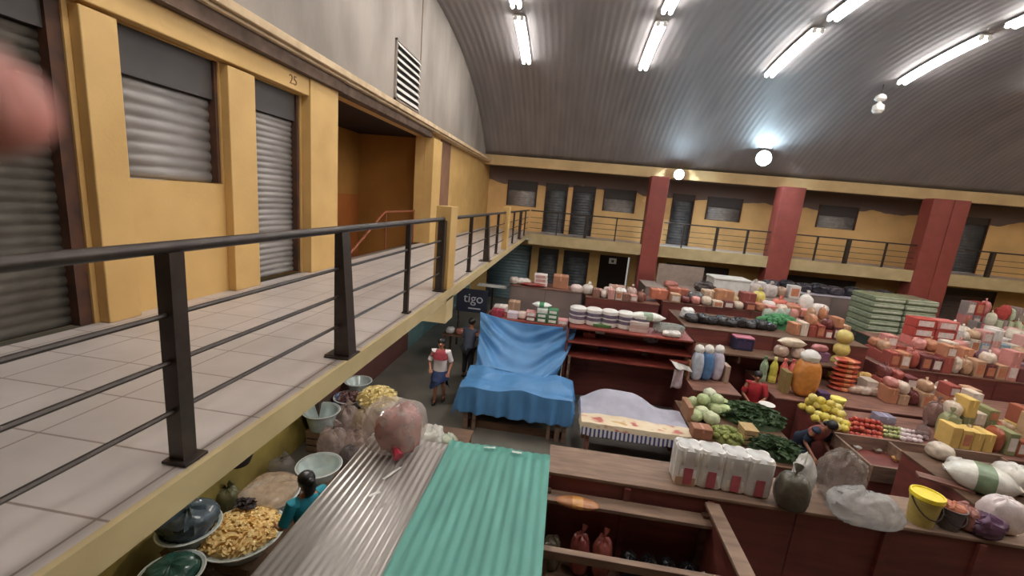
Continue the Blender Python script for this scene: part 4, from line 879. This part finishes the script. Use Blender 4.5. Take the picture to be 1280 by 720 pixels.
# ================================================================== BACK ROWS
stall('E', -1.6, .75, 13.6, 14.6, 2.1, 'tall grey-brown partition stall behind the tarpaulins with goods on top', m=mat('grey_brown_panel', S(128,112,106), .7, scale=2), top=WoodR)
stall('E2', .85, 3.1, 13.3, 14.5, 2.05, 'maroon stall topped with white and pink bags behind the rack', top=WoodR)
stall('E3', 3.2, 8.4, 13.4, 14.6, 2.15, 'long reddish stall of cartons and bags behind the black bags', top=WoodR)
bagl = [(642,13.9,.3,.22,(206,190,180),'pale bag at the left end of the grey-brown stall'),(655,14.0,.5,.18,(226,214,206),'white flat bag on the grey-brown stall'),(720,14.0,.4,.26,(220,196,190),'pinkish bag right of the brown carton on the grey-brown stall')]
for u, y, w, h, c, lb in bagl[:2]: bag(onY(u, y, 2.1), w, .4, h, c, lb, knot=False)
for i in range(3): carton(onY(676, 14.05, 2.1+.13*i), .42, .4, .125, (222,206,200), ['lowest','middle','topmost'][i]+' white packet stacked left of the brown carton', tape=False, lab=(206,150,140), name='packet')
carton(onY(700, 14.05, 2.1), .5, .45, .42, (176,116,84), 'brown carton on top of the grey-brown stall'); sack(onY(655, 13.75, 2.1)+Vector((.3,0,0)), .8, .3, .12, (150,56,50), 'dark red rolled sack along the front of the grey-brown stall')
for i, (u, w, h, c, k) in enumerate(((720,.4,.26,(222,200,190),'cream'),(734,.4,.3,(226,216,206),'white'),(748,.34,.22,(206,150,140),'pink'),(760,.34,.3,(210,186,176),'cream'),(775,.4,.3,(226,220,216),'white'),(788,.34,.36,(180,150,140),'brown'),(801,.3,.24,(150,70,62),'dark red'))):
    bag(onY(u, 13.75, 2.05), w, .4, h, c, '%s bag on the maroon stall behind the rack, %s in its row' % (k, ['first','second','third','fourth','fifth','sixth','seventh'][i]), knot=bool(i % 2))
carton(onY(770, 14.2, 2.05), .5, .4, .3, (190,140,120), 'tan carton behind the white bag on the maroon stall')
e3 = [(822,.5,.3,(196,110,80),'carton','orange-brown'),(846,.6,.36,(176,96,72),'carton','reddish-brown'),(868,.5,.3,(90,84,80),'bag','dark grey'),(884,.4,.4,(200,170,140),'carton','cream'),(902,.5,.5,(180,120,84),'carton','tan'),(918,.4,.3,(220,196,140),'bag','pale yellow'),(931,.4,.5,(150,74,64),'carton','dark red'),(945,.4,.5,(206,186,84),'bag','yellow'),(958,.4,.3,(220,206,200),'bag','white'),(972,.44,.34,(206,96,72),'bag','coral'),(990,.44,.3,(200,110,84),'bag','salmon'),(1004,.36,.56,(226,220,212),'bag','tall white'),(1022,.44,.36,(220,208,200),'bag','off-white')]
for i, (u, w, h, c, k, nm) in enumerate(e3):
    p = onY(u, 13.8+.25*(i % 2), 2.15); lb = '%s %s on the long reddish stall behind the black bags' % (nm, k)
    carton(p, w, .4, h, c, lb) if k == 'carton' else bag(p, w, .4, h, c, lb, knot=bool(i % 2))
# styrofoam box and back partitions
stall('R', 3.1, 9.0, 15.9, 17.4, 2.15, 'grey-topped stall at the back holding the white foam box', m=mat('grey_brown_panel', S(128,112,106)), top=mat('grey_board', S(150,134,124), .8))
p = onY(907, 16.4, 2.15); carton(p, 1.25, .85, .5, (226,222,216), 'white foam cooler box on the stall at the back', tape=False, kind='card', lab=None); 
t = thing('lid', p+Vector((0,0,.502)), 'white lid lying on the foam cooler box', 'lid'); MB().cbox((0,0,0), (1.3,.9,.08), 0, .02).build('slab', White, t, smooth=False)
t = thing('board', (4.55, 17.1, 2.15), 'grey upright board leaning at the back left of the foam box', 'board'); MB().cbox((0,0,0), (1.7,.05,.75)).build('sheet', MATS['grey_board'], t, smooth=False)
bag(onY(880, 16.1, 2.15), .7, .4, .35, (70,54,50), 'dark brown heap left of the foam box', jit=.3, knot=False)
bag(onY(825, 16.2, 2.15) if False else onY(838, 16.2, 2.15), .5, .4, .24, (190,110,96), 'reddish bag at the left of the stall with the foam box', knot=False)
for i, (u, c, k) in enumerate(((940,(196,180,170),'pale'),(960,(200,186,180),'whitish'))): bag(onY(u, 16.4, 2.15), .5, .4, .45, c, '%s knotted bag right of the foam box' % k)
stall('R2', 9.2, 14.0, 17.6, 18.8, 2.25, 'stall at the back with dark bags along its light top', top=mat('lilac_board', S(190,180,190), .5), m=mat('grey_brown_panel', S(128,112,106)))
for i in range(8): bag(onY(962+i*20, 18.1, 2.25), .62, .5, .32+.05*(i % 2), (52,48,56) if i % 2 else (72,66,76), 'dark bag in the far row below the middle red column', 'dark bags on the back stall', jit=.25, knot=False)
# wrapped tray stack
stall('G', 9.9, 13.3, 15.2, 16.9, 1.35, 'dark green counter under the plastic-wrapped tray stack', m=mat('dark_green_panel', S(50,58,50), .6), top=Dark)
for c in range(2):
    for r in range(7):
        t = thing('egg_tray_carton', (10.85+1.0*c, 15.95, 1.35+.2*r), '%s carton, %s in the %s plastic-wrapped stack' % ('pale green', ['lowest','second','third','fourth','fifth','sixth','topmost'][r], ['left','right'][c]), 'carton')
        MB().cbox((0,0,0), (.96,1.2,.185), 0, .03).build('shell', cmat((150,158,128) if r % 2 else (138,146,112), .35, 'plastic'), t, smooth=False)
        MB().box(-.45,.45,-.606,-.601,.06,.12).build('edge_band', cmat((190,196,170), .3), t, smooth=False)
# ---------------- right-hand heaps of packaged goods
stall('H2', 8.1, 14.6, 11.2, 12.3, 1.55, 'maroon stall of packaged goods at right, second tier'); stall('H3', 9.3, 16.5, 12.9, 14.2, 1.75, 'dark green stall of packaged goods at right, third tier', m=MATS['dark_green_panel']); stall('H4', 13.6, 21.0, 15.0, 16.6, 1.8, 'maroon stall of packaged goods at right, farthest tier')
def fill(sup, u0, u1, n, cols, tier, seed, hh=(.22,.5), layers=2, ys=(.25,.7)):
    r = random.Random(seed); x0, x1, y0, y1, z = SUP[sup]
    for j, fy in enumerate(ys):
        y = y0+(y1-y0)*fy; prev = None
        a, b = onY(u0, y, z).x, onY(u1, y, z).x; a = max(a, x0+.2); b = min(b, x1-.25); st = (b-a)/n
        for i in range(n):
            zz = z; nl = r.randint(1, layers)
            for l in range(nl):
                nm, c = r.choice(cols); k = r.choice(('carton','bag','packet')) if l < nl-1 or nl == 1 else r.choice(('bag','carton')); h = r.uniform(*hh)*(1 if l == 0 else .8)
                if l < nl-1: k = 'carton'
                p = Vector((a+st*(i+.5), y, zz)); w = st*.9
                lb = '%s %s among the stacked goods on the %s at right' % (nm, k, tier); g = '%s %ss on the %s' % (nm, k, tier)
                if k == 'bag': bag(p, w, .34, h, c, lb, g, knot=r.random() < .4)
                else: carton(p, w, .34, h, c, lb, g, lab=r.choice((None, None, (222,206,196), (200,120,84))), name=k, tape=(k == 'carton'))
                zz += h+.002
PINK = [('pink',(206,130,120)),('brick red',(168,74,62)),('tan',(190,146,112)),('cream',(216,196,174)),('maroon',(120,58,56)),('orange',(190,122,86))]
fill('D1', 1075, 1215, 9, PINK, 'long counter', 21, (.2,.4), 2, (.75,))
fill('D', 985, 1060, 7, PINK, 'tall wooden stall', 26, (.22,.4), 2, (.3,.7))
fill('D1', 1100, 1215, 8, PINK, 'front of the long counter', 27, (.2,.36), 2, (.42,))
fill('F', 1175, 1285, 8, [('tan',(186,150,110)),('amber',(220,180,90)),('cream',(220,200,176)),('rust',(176,90,60)),('olive',(140,140,90))], 'fruit table', 28, (.25,.5), 2, (.25,.65))
fill('H2', 1062, 1275, 13, PINK+[('mauve',(140,104,116))], 'second tier', 22, (.26,.42), 2, (.2,.5,.8))
fill('H3', 1180, 1290, 9, [('cream',(216,200,180)),('pale blue',(150,176,190)),('tan',(196,156,120)),('white',(224,214,206)),('pink',(210,150,140))], 'third tier', 23, (.26,.42), 2, (.2,.5,.8))
fill('H4', 1150, 1290, 9, [('red',(186,64,58)),('cream',(216,206,176)),('pale green',(190,200,160)),('grey',(150,130,124)),('rose',(206,120,112))], 'farthest tier', 24, (.3,.6), 2, (.2,.5,.8))
# red-and-white hero packs and blue boxes
for c in range(2):
    for r in range(3): carton(Vector((10.2+.56*c, 13.15, 1.75+.27*r)), .54, .42, .26, (196,66,54) if (c+r) % 3 else (214,110,100), '%s red and white pack of the %s stack beside the dark green counter' % (['lowest','middle','topmost'][r], ['left','right'][c]), lab=(236,214,206), tape=False, name='paper_pack')
for i in range(0): carton(Vector((12.7+.05*i, 12.98, 1.75+.32*i)), .75, .3, .31, (150,178,196), ['lower','upper'][i]+' pale blue carton stacked at the front of the third tier at right', lab=(206,214,220), tape=False)
fill('E3', 820, 1010, 13, PINK, 'long reddish stall front', 29, (.16,.28), 1, (.12,))
fill('E2', 715, 805, 7, [('cream',(214,196,180)),('rose',(200,140,130)),('brown',(150,100,84))], 'maroon stall behind the rack', 30, (.18,.3), 1, (.14,))
fill('R', 925, 1010, 5, [('dark grey',(84,76,78)),('tan',(176,140,116)),('off-white',(214,204,198))], 'stall by the foam box', 33, (.3,.5), 1, (.6,))
# ---------------- inside the open shelving by the teal roof
def onS(x, y, s): return Vector((x, y, SUP[s][4]))
sack(onS(.42,3.9,'S1'), .42, .16, .07, (176,112,64), 'orange-brown wrapped loaf on the upper shelf by the teal roof', band=(206,140,60))
for i, (x, c, lb) in enumerate(((.5,(140,60,54),'left dark red bag hanging space'), (.72,(150,70,60),'right'))):
    bag(onS(x, 3.85,'S2'), .2, .2, .42, c, ['dark red bag on the low shelf, left one of the two','dark red bag on the low shelf, right one of the two'][i], knot=True)
for i in range(4): bag(onS(1.0+.19*i, 3.85,'S2'), .17, .22, .3, (38,34,38), 'black glossy bag on the low shelf of the open stall', 'black bags on the low shelf', knot=False)
bag(onS(.22, 3.85,'S2'), .18, .2, .34, (96,84,66), 'olive-brown bag on the low shelf next to the teal roof', knot=False)
bag(onS(.95, 3.62,'S2'), .2, .16, .2, (150,146,160), 'greyish clear bag in front of the dark red bags', kind='clear', knot=False)
heap(onS(.75, 3.5,'S2')+Vector((.1,0,0)), .28, .1, .07, 60, .035, [(206,204,214),(150,146,160)], 'small pale packets scattered along the front of the low shelf', 'packets', 'small_packets', 'ball', 31)
bag(onS(1.62, 3.52,'S2'), .14, .14, .2, (214,130,96), 'small peach-coloured bag by the side beam', knot=False); bag(onS(1.66,3.7,'S2'), .12, .12, .34, (200,190,180), 'small white bag behind the peach-coloured bag', knot=False)
heap(Vector((.45,3.0,.0)), .3, .3, .5, 60, .08, [(120,104,56),(84,72,40)], 'olive pile of goods on the floor of the open stall', 'goods', 'piled_goods', 'ball', 32)
bag(Vector((.75,3.2,0)), .4, .4, .7, (110,50,64), 'plum-coloured sack on the floor of the open stall', knot=False); bag(Vector((1.2,3.2,0)), .36, .4, .6, (60,54,50), 'dark sack on the floor of the open stall', knot=False)
# ---------------- signboard and boxes in the shade under the gallery
p = Vector((-3.05, 13.2, 0)); p.x = ray(590, 375).x*13.2/ray(590, 375).y
t = thing('signboard', (p.x, 13.2, 0), 'dark navy signboard with pale lettering under the far end of the gallery', 'sign')
MB().cbox((0,0,1.15), (1.0,.06,.75)).build('board', mat('navy_board', S(34,40,62), .5), t, smooth=False)
for x in (-.42,.42): MB().box(x-.025,x+.025,-.02,.03,0,1.15).build('leg', Iron, t, smooth=False)
text('lettering', 'tigo', .42, (.05,-.035,1.6), (PI/2,0,0), cmat((206,210,220), .5), t); 
MB().box(-.1,.3,-.036,-.031,1.26,1.3).build('underline', cmat((206,210,220), .5), t, smooth=False)
t = thing('table', (-2.55, 12.2, 0), 'dark low table with packets under the far end of the gallery', 'table')
MB().box(-.7,.55,-.4,.4,.72,.76).build('tabletop', WoodD, t, smooth=False)
for x in (-.62,.47):
    for y in (-.34,.34): MB().box(x-.03,x+.03,y-.03,y+.03,0,.72).build('leg', WoodD, t, smooth=False)
for i, (x, c, nm) in enumerate(((-.5,(206,206,206),'white'),(-.2,(180,110,90),'brick red'),(.1,(190,170,150),'beige'),(.35,(150,90,76),'brown'))): bag(Vector((-2.55+x, 12.0, .76)), .25, .25, .18, c, '%s bag on the dark low table below the signboard' % nm, knot=False)
carton(Vector((-1.75, 12.6, 0)), .42, .4, 1.5, (206,196,186), 'tall pale carton standing left behind the tarpaulins', tape=True)
carton(Vector((-1.32, 12.9, 0)), .36, .36, 1.75, (180,140,112), 'tall tan carton behind the pale one at the tarpaulins'); 
t = thing('shop_awning', (-2.2, 14.0, 1.9), 'small pale board propped on a post behind the tarpaulins', 'board'); MB().box(-.5,.5,-.2,.2,.0,.03).build('board', White, t, smooth=False); MB().box(-.03,.03,-.03,.03,-1.9,0).build('post', Iron, t, smooth=False)
# ================================================================== FINGER OF THE PHOTOGRAPHER (blurred, very near the lens)
d0 = ray(58, 128)
tip = CAM+d0*.066
ax = (CR*.97+CU*.14+CF*.2).normalized()      # from the knuckle towards the tip
side = ax.cross(CF).normalized(); upv = side.cross(ax).normalized()
t = thing('person', tuple(tip-ax*.17), 'pinkish fingertip and hand of the photographer at the left edge', 'hand')
o_ = tip-ax*.17
def L(a, b, c): return (tip+ax*a+side*b+upv*c)-o_
ch = [[(L(-.118,.03,0), .02), (L(-.098,.0,0), .0135), (L(-.06,0,.002), .0100), (L(-.035,0,.003), .0092), (L(-.008,0,0), .0086), (L(.0,0,-.001), .0066)]]
root = (L(-.118,.03,0), .02)
ch[0] = [root]+ch[0][1:]
ch.append([root, (L(-.165,.04,.0), .021), (L(-.215,.05,.0), .024)])
for i, off in enumerate((.022, .043, .062)):
    kn = L(-.098-.004*i, off, .004); ch.append([root, (kn, .0115-.001*i), (kn+ax*.03+upv*-.012, .0092), (kn+ax*.022+upv*-.04, .0084), (kn+ax*.002+upv*-.05, .0074)])
ch.append([root, (L(-.115,-.012,-.02), .012), (L(-.085,-.018,-.04), .0105), (L(-.06,-.012,-.052), .009)])
skinned('hand', ch, mat('finger_skin', S(206,132,120), .5, var=.05, scale=30), t, 2)
nl = MB(); nl.grid(lambda a, b: L(-.013+.012*b, (a-.5)*.011, -.0082+.0022*(abs(a-.5)*2)**2*1.2+.0014*b), 8, 6); nl.build('nail', mat('nail', S(224,160,150), .3), t, solid=.0008)
# ================================================================== CAMERA, WORLD, RENDER LOOK
cd = bpy.data.cameras.new('camera'); cam = bpy.data.objects.new('camera', cd); COL.objects.link(cam)
R3 = Matrix((CR, CU, -CF)).transposed(); cam.matrix_world = Matrix.Translation(CAM) @ R3.to_4x4()
cd.sensor_width = 36; cd.lens = FPX*36/1280; cd.clip_start = .005
cd.dof.use_dof = True; cd.dof.focus_distance = 8; cd.dof.aperture_fstop = 3.8
SC.camera = cam
w = bpy.data.worlds.new('world'); SC.world = w; w.use_nodes = True; w.node_tree.nodes['Background'].inputs[0].default_value = (.9,.88,.86,1); w.node_tree.nodes['Background'].inputs[1].default_value = .25
vs = SC.view_settings; vs.view_transform = 'Standard'; vs.look = 'None'; vs.gamma = 1; vs.use_curve_mapping = False; vs.exposure = .52
SC.cycles.use_denoising = True; SC.cycles.max_bounces = 8; SC.cycles.diffuse_bounces = 6
SC.cycles.sample_clamp_indirect = 6
for x in WARN: print('WARN', x)
